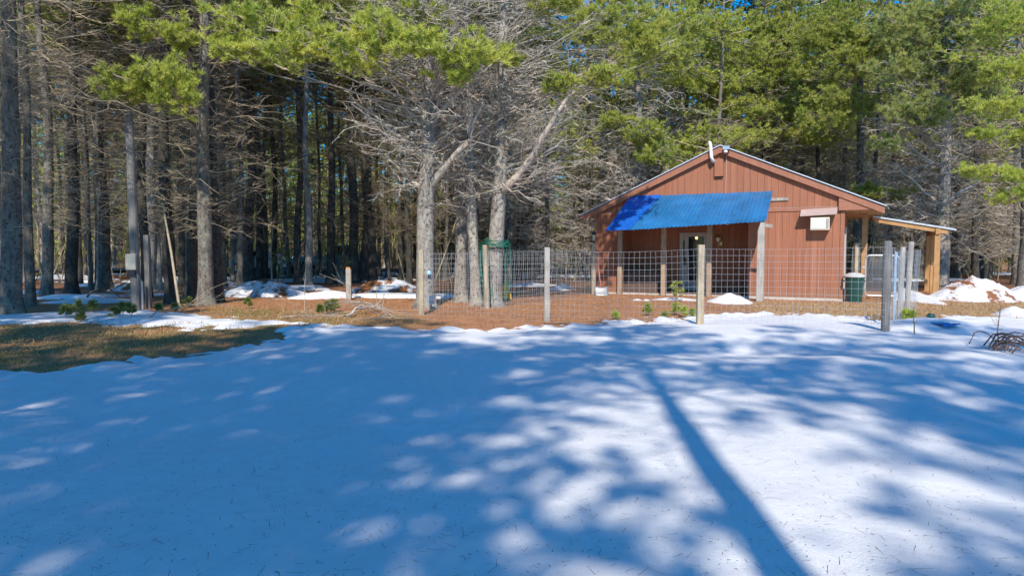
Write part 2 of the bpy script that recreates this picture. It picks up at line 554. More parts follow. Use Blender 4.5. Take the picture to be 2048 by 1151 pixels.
sp = nt.nodes.new('ShaderNodeSeparateColor'); nt.links.new(at_n.outputs['Color'], sp.inputs[0])
nf = noise(nt, v, 130, 3); nm = noise(nt, v, 9, 5); ns = noise(nt, coords(nt, (1, 0.45, 1)), 1.7, 6, 0.65)
sub = nt.nodes.new('ShaderNodeMath'); sub.operation = 'MULTIPLY_ADD'
nt.links.new(sp.outputs[0], sub.inputs[0]); sub.inputs[1].default_value = 0.42; nt.links.new(ns, sub.inputs[2])
df = ramp(nt, sub.outputs[0], [(0.80, (0, 0, 0)), (0.86, (1, 1, 1))])
sp2 = ramp(nt, noise(nt, v, 45, 2), [(0.685, (0, 0, 0)), (0.72, (0.5, 0.5, 0.5))])
dirtc = ramp(nt, nf, [(0.3, (0.14, 0.055, 0.025)), (0.7, (0.40, 0.17, 0.07))])
c = ramp(nt, nm, [(0.3, (0.80, 0.81, 0.825)), (0.7, (0.88, 0.885, 0.89))])
c = mixc(nt, sp2, c, (0.30, 0.26, 0.22))
c = mixc(nt, df, c, dirtc)
nt.links.new(c, b.inputs['Base Color'])
b.inputs['Roughness'].default_value = 0.55
b.inputs['Specular IOR Level'].default_value = 0.25
addn = nt.nodes.new('ShaderNodeMath'); addn.operation = 'MULTIPLY_ADD'
nt.links.new(nm, addn.inputs[0]); addn.inputs[1].default_value = 1.6; nt.links.new(nf, addn.inputs[2])
bump(nt, b, addn.outputs[0], 0.6, 0.014)
M['snow'] = m
snow = link('snow', sm, m)
tag(snow, kind='structure')

# road far in the wood
road = MB()
for i in range(30):
    x0 = -70 + i * 3.0; x1 = x0 + 3.0
    road.add([(x0, 45.5, 0.12), (x1, 45.5, 0.12), (x1, 50.5, 0.15), (x0, 50.5, 0.15)], [(0, 1, 2, 3)])
ro = road.build('road', mat_plain('asphalt', (0.07, 0.07, 0.075), 0.85, var=0.3, scale=2))
tag(ro, kind='structure')

# ------------------------------------------------------------------ tree builders
def polyl(S, D, L, P=6, droop=None, wob=0.05, rng=None):
    u = np.linspace(0, 1, P)
    pts = S[:, None, :] + D[:, None, :] * (L[:, None] * u)[..., None]
    if droop is not None:
        pts[..., 2] += (droop * L)[:, None] * u ** 2
    w = np.cumsum(rng.normal(0, 1, pts.shape), axis=1) * (wob * L)[:, None, None] / math.sqrt(P)
    w[:, 0] = 0
    return pts + w

def kids(rng, PP, L, m, u0, u1, lenf, flat=0.35, P=4, wob=0.17, a0=25, a1=80):
    N, Mn, _ = PP.shape
    u = rng.uniform(u0, u1, (N, m))
    f = u * (Mn - 1); i = np.minimum(f.astype(int), Mn - 2); w = (f - i)[..., None]
    ar = np.arange(N)[:, None]
    S = PP[ar, i] * (1 - w) + PP[ar, i + 1] * w
    T = norm(PP[ar, i + 1] - PP[ar, i])
    up = np.array([0, 0, 1.0])
    side = norm(np.cross(T, up) + 1e-6)
    sgn = np.where(rng.random((N, m, 1)) < 0.5, -1.0, 1.0)
    perp = norm(side * sgn + up * rng.normal(0, flat, (N, m, 1)) + rng.normal(0, 0.12, (N, m, 3)))
    a = np.radians(rng.uniform(a0, a1, (N, m, 1)))
    D = T * np.cos(a) + perp * np.sin(a)
    l = (L[:, None] * lenf * (1.1 - u * 0.7) * rng.uniform(0.5, 1.3, (N, m)))
    S = S.reshape(-1, 3); D = norm(D.reshape(-1, 3)); l = l.ravel()
    return polyl(S, D, l, P, rng.normal(0.0, 0.12, len(l)), wob, rng), l

def tuft_tris(rng, Cn, D, m=12, L=0.11, w=0.007, spread=0.85, sc=None):
    """needle tufts -> verts, tris"""
    N = len(Cn)
    dirs = norm(D[:, None, :] * 0.95 + norm(rng.normal(0, 1, (N, m, 3))) * spread)
    ln = L * rng.uniform(0.65, 1.15, (N, m, 1))
    if sc is not None: ln = ln * sc[:, None, None]
    base = Cn[:, None, :] + rng.normal(0, L * 0.06, (N, m, 3))
    tip = base + dirs * ln
    side = norm(np.cross(dirs, norm(rng.normal(0, 1, (N, m, 3))))) * w
    V = np.stack([base - side, base + side, tip], 2).reshape(-1, 3)
    k = np.arange(N * m)[:, None] * 3
    return V, np.concatenate([k, k + 1, k + 2], 1)

def along(rng, PP, m, u0, u1):
    N, Mn, _ = PP.shape
    u = rng.uniform(u0, u1, (N, m)); u[:, 0] = u1
    f = u * (Mn - 1); i = np.minimum(f.astype(int), Mn - 2); w = (f - i)[..., None]
    ar = np.arange(N)[:, None]
    S = PP[ar, i] * (1 - w) + PP[ar, i + 1] * w
    T = norm(PP[ar, i + 1] - PP[ar, i])
    return S.reshape(-1, 3), T.reshape(-1, 3)

class Parts:
    """collects tubes and tufts of one tree"""
    def __init__(self):
        self.tv = []; self.tf = []; self.n = 0
        self.nv = []; self.nt = []; self.nn = 0
    def tube(self, P, R, k):
        V, F = tubes(P, R, k)
        self.tv.append(V); self.tf.append(F + self.n); self.n += len(V)
    def tuft(self, *a, **kw):
        V, Tq = tuft_tris(*a, **kw)
        self.nv.append(V); self.nt.append(Tq + self.nn); self.nn += len(V)
    def ribbon(self, P, R, rng):
        T = norm(np.gradient(P, axis=1))
        A = norm(np.cross(T, norm(rng.normal(0, 1, (len(P), 1, 3))))) * (R * 1.25)[..., None]
        N, Mn, _ = P.shape
        V = np.stack([P - A, P + A], 2).reshape(-1, 3)
        i = np.arange(N)[:, None] * Mn * 2 + np.arange(Mn - 1)[None] * 2
        F = np.stack([i, i + 1, i + 3, i + 2], -1).reshape(-1, 4)
        self.tv.append(V); self.tf.append(F + self.n); self.n += len(V)
    def branch_mesh(self, name):
        return np_mesh(name, np.concatenate(self.tv), [np.concatenate(self.tf)], True)
    def needle_mesh(self, name):
        return np_mesh(name, np.concatenate(self.nv), [np.concatenate(self.nt)], False)

def taper(r0, L, P, tip=0.25):
    u = np.linspace(0, 1, P)
    return r0[:, None] * (1 - (1 - tip) * u)[None, :]

def trunk_pts(rng, H, sway=0.12, n=30):
    z = np.concatenate([[-0.25, 0.0, 0.12, 0.3, 0.6], np.linspace(1.0, H, n - 5)])
    ph = rng.uniform(0, 6.28, 4)
    x = sway * (np.sin(z * 0.35 + ph[0]) - np.sin(ph[0])) + 0.3 * sway * np.sin(z * 1.1 + ph[1])
    y = sway * (np.sin(z * 0.31 + ph[2]) - np.sin(ph[2])) + 0.3 * sway * np.sin(z * 1.2 + ph[3])
    return np.stack([x, y, z], -1)

def trunk_mesh(rng, P, H, r0, k=14):
    z = P[:, 2]
    r = r0 * (1 - 0.86 * np.clip(z / H, 0, 1) ** 1.1) * (1 + 0.55 * np.exp(-np.maximum(z, 0) / 0.22))
    V, F = tubes(P[None], r[None], k)
    nrm = V - np.repeat(P, k, axis=0)
    a = np.tile(np.arange(k), len(P)); zz = np.repeat(z, k)
    f = 1 + 0.22 * vnoise(a * 0.9, zz * 2.0 + rng.uniform(0, 99), int(rng.integers(1000))) + 0.12 * vnoise(a * 1.7, zz * 5.0, int(rng.integers(1000)))
    V = np.repeat(P, k, axis=0) + nrm * f[:, None]
    return np_mesh('trunk', V, [F], True), r

def trunk_at(P, z):
    return np.stack([np.interp(z, P[:, 2], P[:, 0]), np.interp(z, P[:, 2], P[:, 1]), z], -1)

def add_dead(rng, pt, P, H, r0, z0, z1, n, lmin, lmax, el=(-8, 22), m1=9, m2=2, thick=0.011, twigr=0.0045, az=None):
    z = np.sort(rng.uniform(z0, z1, n)); z = np.round(z / 0.28) * 0.28 + rng.normal(0, 0.04, n)
    S = trunk_at(P, z)
    a = rng.uniform(0, 2 * PI, n) if az is None else rng.uniform(az[0], az[1], n)
    e = np.radians(rng.uniform(el[0], el[1], n))
    D = np.stack([np.cos(a) * np.cos(e), np.sin(a) * np.cos(e), np.sin(e)], -1)
    L = lmin + (lmax - lmin) * rng.random(n) ** 1.5
    B = polyl(S, D, L, 8, rng.normal(0.02, 0.16, n), 0.11, rng)
    pt.tube(B, taper(thick * rng.uniform(0.7, 1.5, n) * (0.45 + 0.8 * L / lmax), L, 8, 0.3), 4)
    K, l = kids(rng, B, L, m1, 0.2, 1.0, 0.40)
    pt.ribbon(K, taper(np.full(len(l), twigr) * rng.uniform(0.8, 1.4, len(l)), l, 4, 0.4), rng)
    if m2:
        K2, l2 = kids(rng, K, l, m2, 0.25, 1.0, 0.5, P=3)
        pt.ribbon(K2, taper(np.full(len(l2), twigr * 0.75), l2, 3, 0.4), rng)
    return K

def add_crown(rng, pt, P, H, z0, z1, n, lmin, lmax, el=(0, 30), m1=9, mt=5, needles=12, nl=0.16, nw=0.013):
    z = rng.uniform(z0, z1, n)
    S = trunk_at(P, z)
    a = rng.uniform(0, 2 * PI, n); e = np.radians(rng.uniform(el[0], el[1], n))
    D = np.stack([np.cos(a) * np.cos(e), np.sin(a) * np.cos(e), np.sin(e)], -1)
    f = 1 - 0.75 * np.clip((z - z0) / max(0.1, H - z0), 0, 1)
    L = rng.uniform(lmin, lmax, n) * f + 0.3
    B = polyl(S, D, L, 6, rng.normal(0.08, 0.1, n), 0.06, rng)
    pt.tube(B, taper(0.012 + 0.010 * L, L, 6, 0.25), 4)
    K, l = kids(rng, B, L, m1, 0.3, 1.0, 0.42, flat=0.3)
    pt.ribbon(K, taper(np.full(len(l), 0.006), l, 4, 0.5), rng)
    Cn, Tn = along(rng, K, mt, 0.5, 1.0)
    D2 = norm(Tn * 0.6 + np.array([0, 0, 0.55]) + rng.normal(0, 0.2, Tn.shape))
    pt.tuft(rng, Cn, D2, needles, nl, nw)
    Cb, Tb = along(rng, B, 4, 0.6, 1.0)
    pt.tuft(rng, Cb, norm(Tb + np.array([0, 0, 0.4])), needles, nl, nw)

def add_pad(rng, pt, P, Cc, a, b, c, nb=26, mt=4, needles=12, nl=0.155, nw=0.0125, limb_r=0.03, rise=0.25):
    """one hero bough: limb from the trunk out to a flat pad of needle tufts"""
    Cc = np.asarray(Cc, float)
    hd = np.hypot(Cc[0], Cc[1])
    zt = np.clip(Cc[2] - rise * hd - 0.1, 1.6, P[-1, 2] - 0.3)
    S = trunk_at(P, np.array([zt]))[0]
    u = np.linspace(0, 1, 8)[:, None]
    mid = S * 0.45 + Cc * 0.55 - np.array([0, 0, 0.05 * hd]) + rng.normal(0, 0.08, 3) * min(1, hd)
    out = Cc + (Cc - S) / max(0.3, np.linalg.norm(Cc - S)) * a * 0.5
    B = (1 - u) ** 2 * S + 2 * u * (1 - u) * mid + u ** 2 * out
    B[1:-1] += rng.normal(0, 0.025, (6, 3))
    pt.tube(B[None], np.linspace(limb_r, limb_r * 0.35, 8)[None], 6)
    f = rng.uniform(0.45, 1.0, nb) * 7; i = np.minimum(f.astype(int), 6); w = (f - i)[:, None]
    st = B[i] * (1 - w) + B[i + 1] * w
    q = norm(rng.normal(0, 1, (nb, 3))) * rng.uniform(0.35, 1.0, (nb, 1)) ** 0.6
    ex = norm((Cc - S) * np.array([1, 1, 0]) + 1e-4)
    ey = np.array([-ex[1], ex[0], 0])
    # pad axes: a along x of the world, b along y, c up
    en = Cc + q * np.array([a, b, c])
    uu = np.linspace(0, 1, 5)[None, :, None]
    K = st[:, None] * (1 - uu) + en[:, None] * uu
    K[..., 2] += (-0.10 * np.sin(uu[..., 0] * PI)) * np.linalg.norm(en - st, axis=1)[:, None]
    K[:, 1:] += np.cumsum(rng.normal(0, 0.018, (nb, 4, 3)), axis=1)
    l = np.linalg.norm(en - st, axis=1)
    pt.tube(K, taper(np.full(nb, 0.009), l, 5, 0.4), 3)
    K2, l2 = kids(rng, K, np.maximum(l, 0.35), 5, 0.35, 1.0, 0.42, flat=0.4)
    pt.ribbon(K2, taper(np.full(len(l2), 0.0055), l2, 4, 0.5), rng)
    for PPx, mm_ in ((K, mt), (K2, 3)):
        Cn, Tn = along(rng, PPx, mm_, 0.35, 1.0)
        D2 = norm(Tn * 0.55 + np.array([0, -0.1, 0.55]) + rng.normal(0, 0.2, Tn.shape))
        pt.tuft(rng, Cn, D2, needles, nl, nw)

def limbs(rng, pt, P, specs):
    """explicit heavy limbs: (z, azimuth deg, elevation deg, length, radius)"""
    for (z, az, el, L, r) in specs:
        S = trunk_at(P, np.array([z]))
        a, e = R_(az), R_(el)
        D = np.array([[math.cos(a) * math.cos(e), math.sin(a) * math.cos(e), math.sin(e)]])
        B = polyl(S, D, np.array([L]), 9, np.array([0.06]), 0.045, rng)
        pt.tube(B, np.linspace(r, r * 0.35, 9)[None], 7)
        K, l = kids(rng, B, np.array([L]), 14, 0.2, 1.0, 0.5, flat=0.7)
        pt.tube(K, taper(np.full(len(l), 0.013), l, 4, 0.35), 4)
        K2, l2 = kids(rng, K, l, 6, 0.15, 1.0, 0.45, flat=0.6)
        pt.tube(K2, taper(np.full(len(l2), 0.0055), l2, 4, 0.4), 3)
        K3, l3 = kids(rng, K2, l2, 3, 0.2, 1.0, 0.5, P=3)
        pt.ribbon(K3, taper(np.full(len(l3), 0.004), l3, 3, 0.4), rng)

TREE_COUNT = 0
def assemble(name, label, loc, tm, bm, nm, bark, twig, needle, group=None, rot=(0, 0, 0), sc=1.0, tscale=1.0):
    global TREE_COUNT
    TREE_COUNT += 1
    t = thing(name, label, 'tree', loc, 0, group)
    t.rotation_euler = rot
    t.scale = (sc, sc, sc)
    o = link('trunk', tm, bark, t); o.scale = (tscale, tscale, 1)
    if bm is not None: link('branches', bm, twig, t)
    if nm is not None: link('crown', nm, needle, t)
    return t

# ------------------------------------------------------------------ hero pines
def hero(seed, px, Y, r0, H, label, bark='bark', twig='twig', needle='needles', pads=(), dead=None, lim=(), crown=None, lean=(0, 0), sway=0.10, ptilt=None):
    rng = np.random.default_rng(seed)
    x = at(px, 600, Y).x
    z = surf_z(x, Y) - 0.02
    P = trunk_pts(rng, H, sway)
    P[:, 0] += lean[0] * np.maximum(P[:, 2], 0); P[:, 1] += lean[1] * np.maximum(P[:, 2], 0)
    tm, r = trunk_mesh(rng, P, H, r0)
    pt = Parts()
    lich = Parts()
    if dead is not None:
        for d in (dead if isinstance(dead, list) else [dead]):
            K = add_dead(rng, pt, P, H, r0, **d)
            if twig == 'twig_light':
                Cn, Tn = along(rng, K, 2, 0.1, 1.0)
                sel = rng.random(len(Cn)) < 0.5
                lich.tuft(rng, Cn[sel], norm(rng.normal(0, 0.5, (sel.sum(), 3)) + np.array([0, 0, -0.9])), 6, 0.06, 0.009)
    limbs(rng, pt, P, lim)
    for (cx, cy, w, h, Yp) in pads:
        p = at(cx, cy, Yp)
        a = max(0.28, 1.15 * w / 2 / FPX * Yp); c = max(0.12, 1.05 * h / 2 / FPX * Yp)
        loc = (p.x - x, p.y - Y, p.z - z)
        k = max(10, int(24 * (a * c) / 0.6 + 8))
        add_pad(rng, pt, P, loc, a, min(0.9, 0.55 * a + 0.2), c, nb=min(k, 60))
    if crown is not None:
        add_crown(rng, pt, P, H, **crown)
    t = assemble('pine_tree', label, (x, Y, z), tm, pt.branch_mesh('branches'), pt.needle_mesh('crown') if pt.nn else None, M[bark], M[twig], M[needle])
    if lich.nn: tag(link('lichen', lich.needle_mesh('lichen'), M['lichen'], t), kind='stuff')
    return t

CR = dict(z0=9.5, z1=15.5, n=46, lmin=1.4, lmax=3.0)
def crown(z0, z1, n, a=1.4, b=2.8): return dict(z0=z0, z1=z1, n=n, lmin=a, lmax=b)

hero(101, 850, 17.6, 0.235, 17, 'stout light grey pine with broken limbs behind the fence corner post', 'bark_light', 'twig_light', lean=(-0.012, 0),
     pads=[(470, 22, 130, 50, 16.2), (470, 95, 120, 40, 16.4), (560, 95, 170, 45, 16.0), (640, 75, 150, 60, 16.0), (700, 105, 170, 45, 15.8), (765, 55, 140, 90, 16.0),
           (840, 85, 150, 50, 15.8), (905, 95, 180, 55, 15.9), (980, 100, 120, 40, 16.4), (905, 142, 100, 40, 16.2), (600, 30, 120, 50, 17.2), (850, 25, 120, 50, 17.5)],
     dead=[dict(z0=3.2, z1=9.5, n=101, lmin=1.0, lmax=3.2, el=(-5, 40), m1=11, m2=3, thick=0.017, twigr=0.0055, az=(2.4, 5.6)),
           dict(z0=3.0, z1=9.5, n=52, lmin=0.8, lmax=2.4, el=(0, 45), m1=12, m2=3, thick=0.015, twigr=0.0055)],
     lim=[(3.1, -28, 50, 2.6, 0.11), (3.9, 195, 35, 2.3, 0.065), (3.0, 188, 40, 1.15, 0.06), (4.6, -30, 40, 2.4, 0.08), (4.4, 160, 55, 2.0, 0.05), (5.2, 20, 30, 2.8, 0.05)],
     crown=crown(8.5, 16.5, 35))
hero(102, 922, 19.4, 0.175, 16, 'grey pine beside the stout one, its lower trunk behind the wire mesh', 'bark_light', 'twig_light', lean=(0.006, 0),
     dead=dict(z0=2.6, z1=9.5, n=108, lmin=0.8, lmax=2.6, el=(-10, 35), m1=10, m2=3, thick=0.014, twigr=0.005), crown=crown(9, 15.5, 40))
hero(103, 950, 18.6, 0.15, 16, 'slender pale pine close to the hose tree, bare trunk behind the wire mesh', 'bark_light', 'twig_light', lean=(0.0, 0),
     dead=dict(z0=2.4, z1=9.5, n=101, lmin=0.7, lmax=2.3, el=(-10, 35), m1=10, m2=3, thick=0.013, twigr=0.005), lim=[(3.8, 200, 30, 1.6, 0.05), (4.2, -10, 25, 2.4, 0.05)], crown=crown(9, 15.5, 40))
HOSE_TREE = hero(104, 988, 18.4, 0.215, 17, 'large grey pine with green hose wrapped round its trunk', 'bark_light', 'twig_light', lean=(0.016, 0), sway=0.08,
     pads=[(1150, 165, 110, 32, 17.4), (1235, 148, 130, 40, 17.6), (1310, 92, 150, 45, 18.0), (1285, 60, 110, 40, 18.2), (1130, 12, 150, 40, 17.5), (1240, 20, 150, 50, 18.0), (1015, 110, 70, 30, 17.2)],
     dead=[dict(z0=2.9, z1=10, n=108, lmin=1.0, lmax=3.0, el=(-8, 40), m1=11, m2=3, thick=0.016, twigr=0.0055),
           dict(z0=3.0, z1=9, n=58, lmin=1.2, lmax=3.6, el=(-5, 30), m1=11, m2=3, thick=0.016, twigr=0.0055, az=(-1.2, 0.9))],
     lim=[(3.0, -25, 45, 3.0, 0.11), (4.4, -5, 30, 3.2, 0.06), (5.4, 10, 20, 3.4, 0.05), (3.6, 30, 25, 2.6, 0.05), (4.9, 190, 40, 2.0, 0.05)],
     crown=crown(9, 16.5, 32))
hero(105, 412, 18.6, 0.2, 16.5, 'grey pine right of the leaning stick, a green bough reaching over the pole', 'bark', 'twig', lean=(0.004, 0),
     pads=[(255, 165, 120, 60, 16.6), (320, 140, 130, 80, 16.4), (350, 185, 90, 45, 16.3), (215, 175, 60, 40, 16.6), (300, 45, 170, 50, 17.0), (360, 75, 60, 30, 17.0), (460, 85, 80, 40, 17)],
     dead=dict(z0=2.2, z1=10, n=101, lmin=0.8, lmax=2.4, el=(-15, 15)), crown=crown(9.5, 16, 50))
hero(106, 1268, 29.6, 0.22, 17, 'grey pine behind the left roof slope, hung with dead twigs', 'bark_light', 'twig_light', 'needles', lean=(0.0, 0),
     pads=[(1240, 80, 190, 60, 28.4), (1310, 105, 190, 50, 28.2), (1335, 60, 170, 80, 28.6), (1290, 265, 100, 60, 28.2), (1315, 305, 90, 50, 28.2), (1230, 240, 80, 30, 28.6), (1180, 60, 120, 50, 29)],
     dead=[dict(z0=1.8, z1=9.5, n=120, lmin=0.8, lmax=3.0, el=(-25, 30), m1=11, m2=3, thick=0.017, twigr=0.0065)], lim=[(3.2, 200, 15, 2.4, 0.06), (3.8, -30, 10, 1.8, 0.05), (4.6, 180, 25, 2.8, 0.05)], crown=crown(9, 16.5, 32))
hero(107, 1322, 32.5, 0.23, 18, 'pale trunk rising straight behind the left roof slope', 'bark_light', 'twig_light', 'needles', lean=(0.012, 0),
     pads=[(1365, 155, 150, 50, 31.5), (1400, 45, 170, 70, 31), (1430, 268, 140, 45, 31.0), (1480, 280, 90, 35, 31.3), (1370, 290, 60, 25, 31.5)],
     dead=dict(z0=2.5, z1=11, n=90, lmin=0.8, lmax=2.8, el=(-15, 25), m1=12, m2=2, thick=0.015, twigr=0.006), crown=crown(9, 17, 32))
hero(108, 1348, 33.5, 0.17, 17, 'thinner pale trunk just behind the straight one over the roof', 'bark_light', 'twig_light', 'needles', lean=(0.008, 0),
     pads=[(1470, 95, 160, 70, 31.5), (1475, 160, 140, 45, 31)],
     dead=dict(z0=2.5, z1=11, n=70, lmin=0.8, lmax=2.4, el=(-15, 25), m1=12, m2=2, thick=0.015, twigr=0.006), crown=crown(10, 16.5, 28))
hero(109, 1540, 33.5, 0.22, 18, 'green pine behind the ridge of the cabin roof', 'bark', 'twig', 'needles',
     pads=[(1560, 130, 140, 70, 31.5), (1590, 215, 170, 45, 31), (1560, 272, 150, 35, 31), (1500, 215, 110, 45, 31), (1580, 60, 160, 90, 32), (1520, 60, 120, 70, 32), (1650, 272, 150, 30, 31), (1610, 160, 120, 50, 32)],
     dead=dict(z0=2.5, z1=10, n=90, lmin=0.8, lmax=3.0, el=(-15, 20), m1=12, m2=2, thick=0.013, twigr=0.006), crown=crown(9, 17, 35))
hero(110, 1708, 29.5, 0.2, 17, 'green pine behind the right roof slope with a slim grey trunk', 'bark', 'twig', 'needles',
     pads=[(1640, 235, 140, 45, 28), (1680, 55, 150, 100, 28.5), (1700, 130, 150, 70, 28.2), (1740, 75, 120, 90, 28.0), (1660, 190, 120, 40, 28), (1625, 70, 110, 100, 28.5), (1720, 215, 90, 50, 28.2), (1780, 385, 110, 22, 27.5), (1735, 375, 60, 18, 27.8)],
     dead=dict(z0=1.8, z1=9.5, n=130, lmin=0.8, lmax=3.0, el=(-20, 20), m1=11, m2=3, thick=0.014, twigr=0.006), crown=crown(8.5, 16.5, 35))
hero(111, 1878, 26.5, 0.25, 17.5, 'big silvery pine above the lean-to roof with wide dead limbs', 'bark_light', 'twig_light', 'needles_blue', lean=(0.004, 0),
     pads=[(1800, 55, 130, 100, 25.4), (1790, 135, 120, 80, 25.4), (1820, 215, 150, 60, 25.2), (1860, 225, 90, 45, 25.0), (1770, 285, 60, 35, 25.6), (1900, 45, 120, 90, 25.3),
           (1950, 150, 120, 110, 25.2), (1935, 95, 120, 70, 25.6), (1960, 210, 90, 50, 25.4), (1850, 120, 90, 70, 26.2), (1845, 30, 110, 60, 25.6)],
     dead=[dict(z0=2.0, z1=8, n=120, lmin=0.8, lmax=3.2, el=(-20, 35), m1=11, m2=3, thick=0.017, twigr=0.006)],
     lim=[(3.2, 170, 40, 2.6, 0.06), (3.4, 10, 25, 3.0, 0.06), (4.6, 185, 25, 2.4, 0.05), (4.9, -10, 35, 2.6, 0.05), (2.8, 200, 10, 2.0, 0.05)], crown=crown(8, 17, 37))
hero(112, 2050, 22.5, 0.25, 17, 'thick grey pine trunk beside the needle streaked snow pile', 'bark', 'twig', 'needles',
     pads=[(2010, 45, 120, 80, 21.6), (2015, 135, 110, 60, 21.6), (2000, 210, 130, 40, 21.4), (1962, 266, 60, 22, 21.4), (1960, 336, 90, 25, 21.4), (2025, 345, 60, 22, 21.3), (2025, 387, 90, 24, 21.2), (2060, 260, 90, 50, 21.3)],
     dead=dict(z0=1.4, z1=9, n=100, lmin=0.8, lmax=2.8, el=(-20, 25), m1=11, m2=3, thick=0.015, twigr=0.0055), crown=crown(7, 16, 39))
hero(113, 18, 15.6, 0.215, 16.5, 'broad dark trunk leaning right at the very front of the left wood', 'bark', 'twig', lean=(0.042, 0), sway=0.06,
     dead=[dict(z0=1.8, z1=9, n=60, lmin=0.8, lmax=2.6, el=(-10, 12)), dict(z0=4.5, z1=8, n=26, lmin=1.5, lmax=3.4, el=(-8, 10), m1=11, m2=3, thick=0.018, az=(-0.9, 0.9))], crown=crown(9, 16, 50))

# ------------------------------------------------------------------ trees of the wood, copied from a few kinds
PROTO = []
def proto(seed, H, dead, crn, sway=0.12):
    rng = np.random.default_rng(seed)
    P = trunk_pts(rng, H, sway)
    tm, r = trunk_mesh(rng, P, H, 0.16, 10)
    pt = Parts()
    add_dead(rng, pt, P, H, 0.16, **dead)
    add_crown(rng, pt, P, H, **crn)
    return tm, pt.branch_mesh('branches'), pt.needle_mesh('crown')
for s in range(5):      # bare below, crown high
    PROTO.append(proto(200 + s, 16 + s % 3, dict(z0=2.3, z1=10.5, n=95, lmin=0.5, lmax=2.8, el=(-22, 22), m1=10, m2=2, thick=0.011, twigr=0.005), crown(9.0, 16, 64, 1.2, 3.0)))
GREEN = []
for s in range(4):      # green lower down
    GREEN.append(proto(300 + s, 16 + s % 3, dict(z0=1.4, z1=8, n=130, lmin=0.7, lmax=2.8, el=(-20, 18), m1=12, m2=2, thick=0.012, twigr=0.006), dict(crown(5.0 + 0.4 * s, 16.5, 60, 1.5, 3.4), el=(-2, 22))))

rng = np.random.default_rng(7)
def wood_tree(pr, x, y, r, label, group, bark='bark', twig='twig', needle='needles_dark', lean=(0, 0), name='pine_tree', sc=None):
    tm, bm, nm = pr
    z = surf_z(x, y) - 0.03
    sc = sc or float(rng.uniform(0.92, 1.08))
    return assemble(name, label, (x, y, z), tm, bm, nm, M[bark], M[twig], M[needle], group,
                    (lean[1], lean[0], float(rng.uniform(0, 6.28))), sc, r / 0.16 / sc)

LEFT = [  # px, Y, radius, bark, lean, label
    (58, 18.3, 0.12, 'bark', 0.01, 'slim grey trunk close beside the broad leaning one'),
    (93, 22.3, 0.17, 'bark', 0.0, 'dark trunk left of the utility pole, snow strip at its foot'),
    (146, 22.6, 0.19, 'bark_dark', 0.0, 'nearly black straight trunk well left of the utility pole'),
    (181, 24.5, 0.085, 'bark', 0.0, 'thin crooked trunk next to the rough ridged one'),
    (197, 26.5, 0.12, 'bark_dark', 0.0, None),
    (216, 25.3, 0.24, 'bark', 0.0, 'rough ridged trunk between black trunk and utility pole'),
    (291, 21.6, 0.15, 'bark_dark', 0.0, 'dark trunk half hidden right behind the utility pole'),
    (301, 25.0, 0.17, 'bark_light', 0.0, 'pale mottled trunk behind the pole, larger of the close pair'),
    (316, 25.2, 0.12, 'bark_light', 0.0, 'pale mottled trunk behind the pole, slimmer of the close pair'),
    (343, 19.2, 0.17, 'bark_dark', 0.0, 'dark trunk the thin pale stick leans on'),
    (368, 24.5, 0.11, 'bark_dark', 0.0, None),
    (386, 20.6, 0.19, 'bark_dark', 0.0, 'dark trunk touching the left side of the grey bough-bearing pine'),
    (436, 19.4, 0.14, 'bark_dark', 0.035, 'dark trunk leaning right, beside the grey bough-bearing pine'),
    (497, 31.0, 0.24, 'bark_dark', 0.0, 'thick black trunk behind the left snow bank'),
    (519, 33.5, 0.18, 'bark_dark', 0.0, None), (535, 36, 0.14, 'bark_dark', 0.0, None), (546, 34, 0.16, 'bark_dark', 0.0, None),
    (578, 37, 0.12, 'bark_light', 0.0, 'thin pale birch-like trunk lit among dark stems'),
    (595, 30.5, 0.17, 'bark_dark', 0.0, None),
    (620, 28.0, 0.145, 'bark_light', 0.0, 'pale lit trunk standing on needles behind the low snow bank'),
    (661, 31.5, 0.20, 'bark_dark', 0.0, 'black trunk in front of the parked blue car'),
    (712, 32.0, 0.23, 'bark_dark', 0.0, 'thick dark trunk behind the short weathered post'),
    (729, 32.6, 0.22, 'bark', 0.0, 'mottled dark trunk right of the short weathered post'),
    (747, 31.8, 0.2, 'bark_dark', 0.02, 'black trunk leaning right beside the mottled one'),
    (776, 34, 0.12, 'bark', 0.0, None), (800, 33, 0.12, 'bark_dark', 0.0, None), (817, 30, 0.14, 'bark_dark', 0.0, None),
    (690, 37, 0.10, 'bark', 0.0, None), (760, 38, 0.10, 'bark', 0, None), (640, 38, 0.09, 'bark', 0, None), (465, 30, 0.09, 'bark', 0, None), (480, 27, 0.12, 'bark', 0, None),
]
WL = 'slim dark conifer trunk with bare twigs deep in the wood'
WG = 'bare trunks deep in the wood'
spots = []
for k, (px, Y, r, bk, ln, lab) in enumerate(LEFT):
    x = at(px, 580, Y).x
    spots.append((x, Y))
    BN = {'bark': 'grey', 'bark_dark': 'near black', 'bark_light': 'pale'}[bk]
    wood_tree(PROTO[k % 5], x, Y, r, lab or 'slim ' + BN + ' conifer trunk with bare twigs deep in the wood', None if lab else BN + ' trunks deep in the wood', bk, 'twig_dark' if Y > 23 else 'twig', 'needles', (ln, 0))

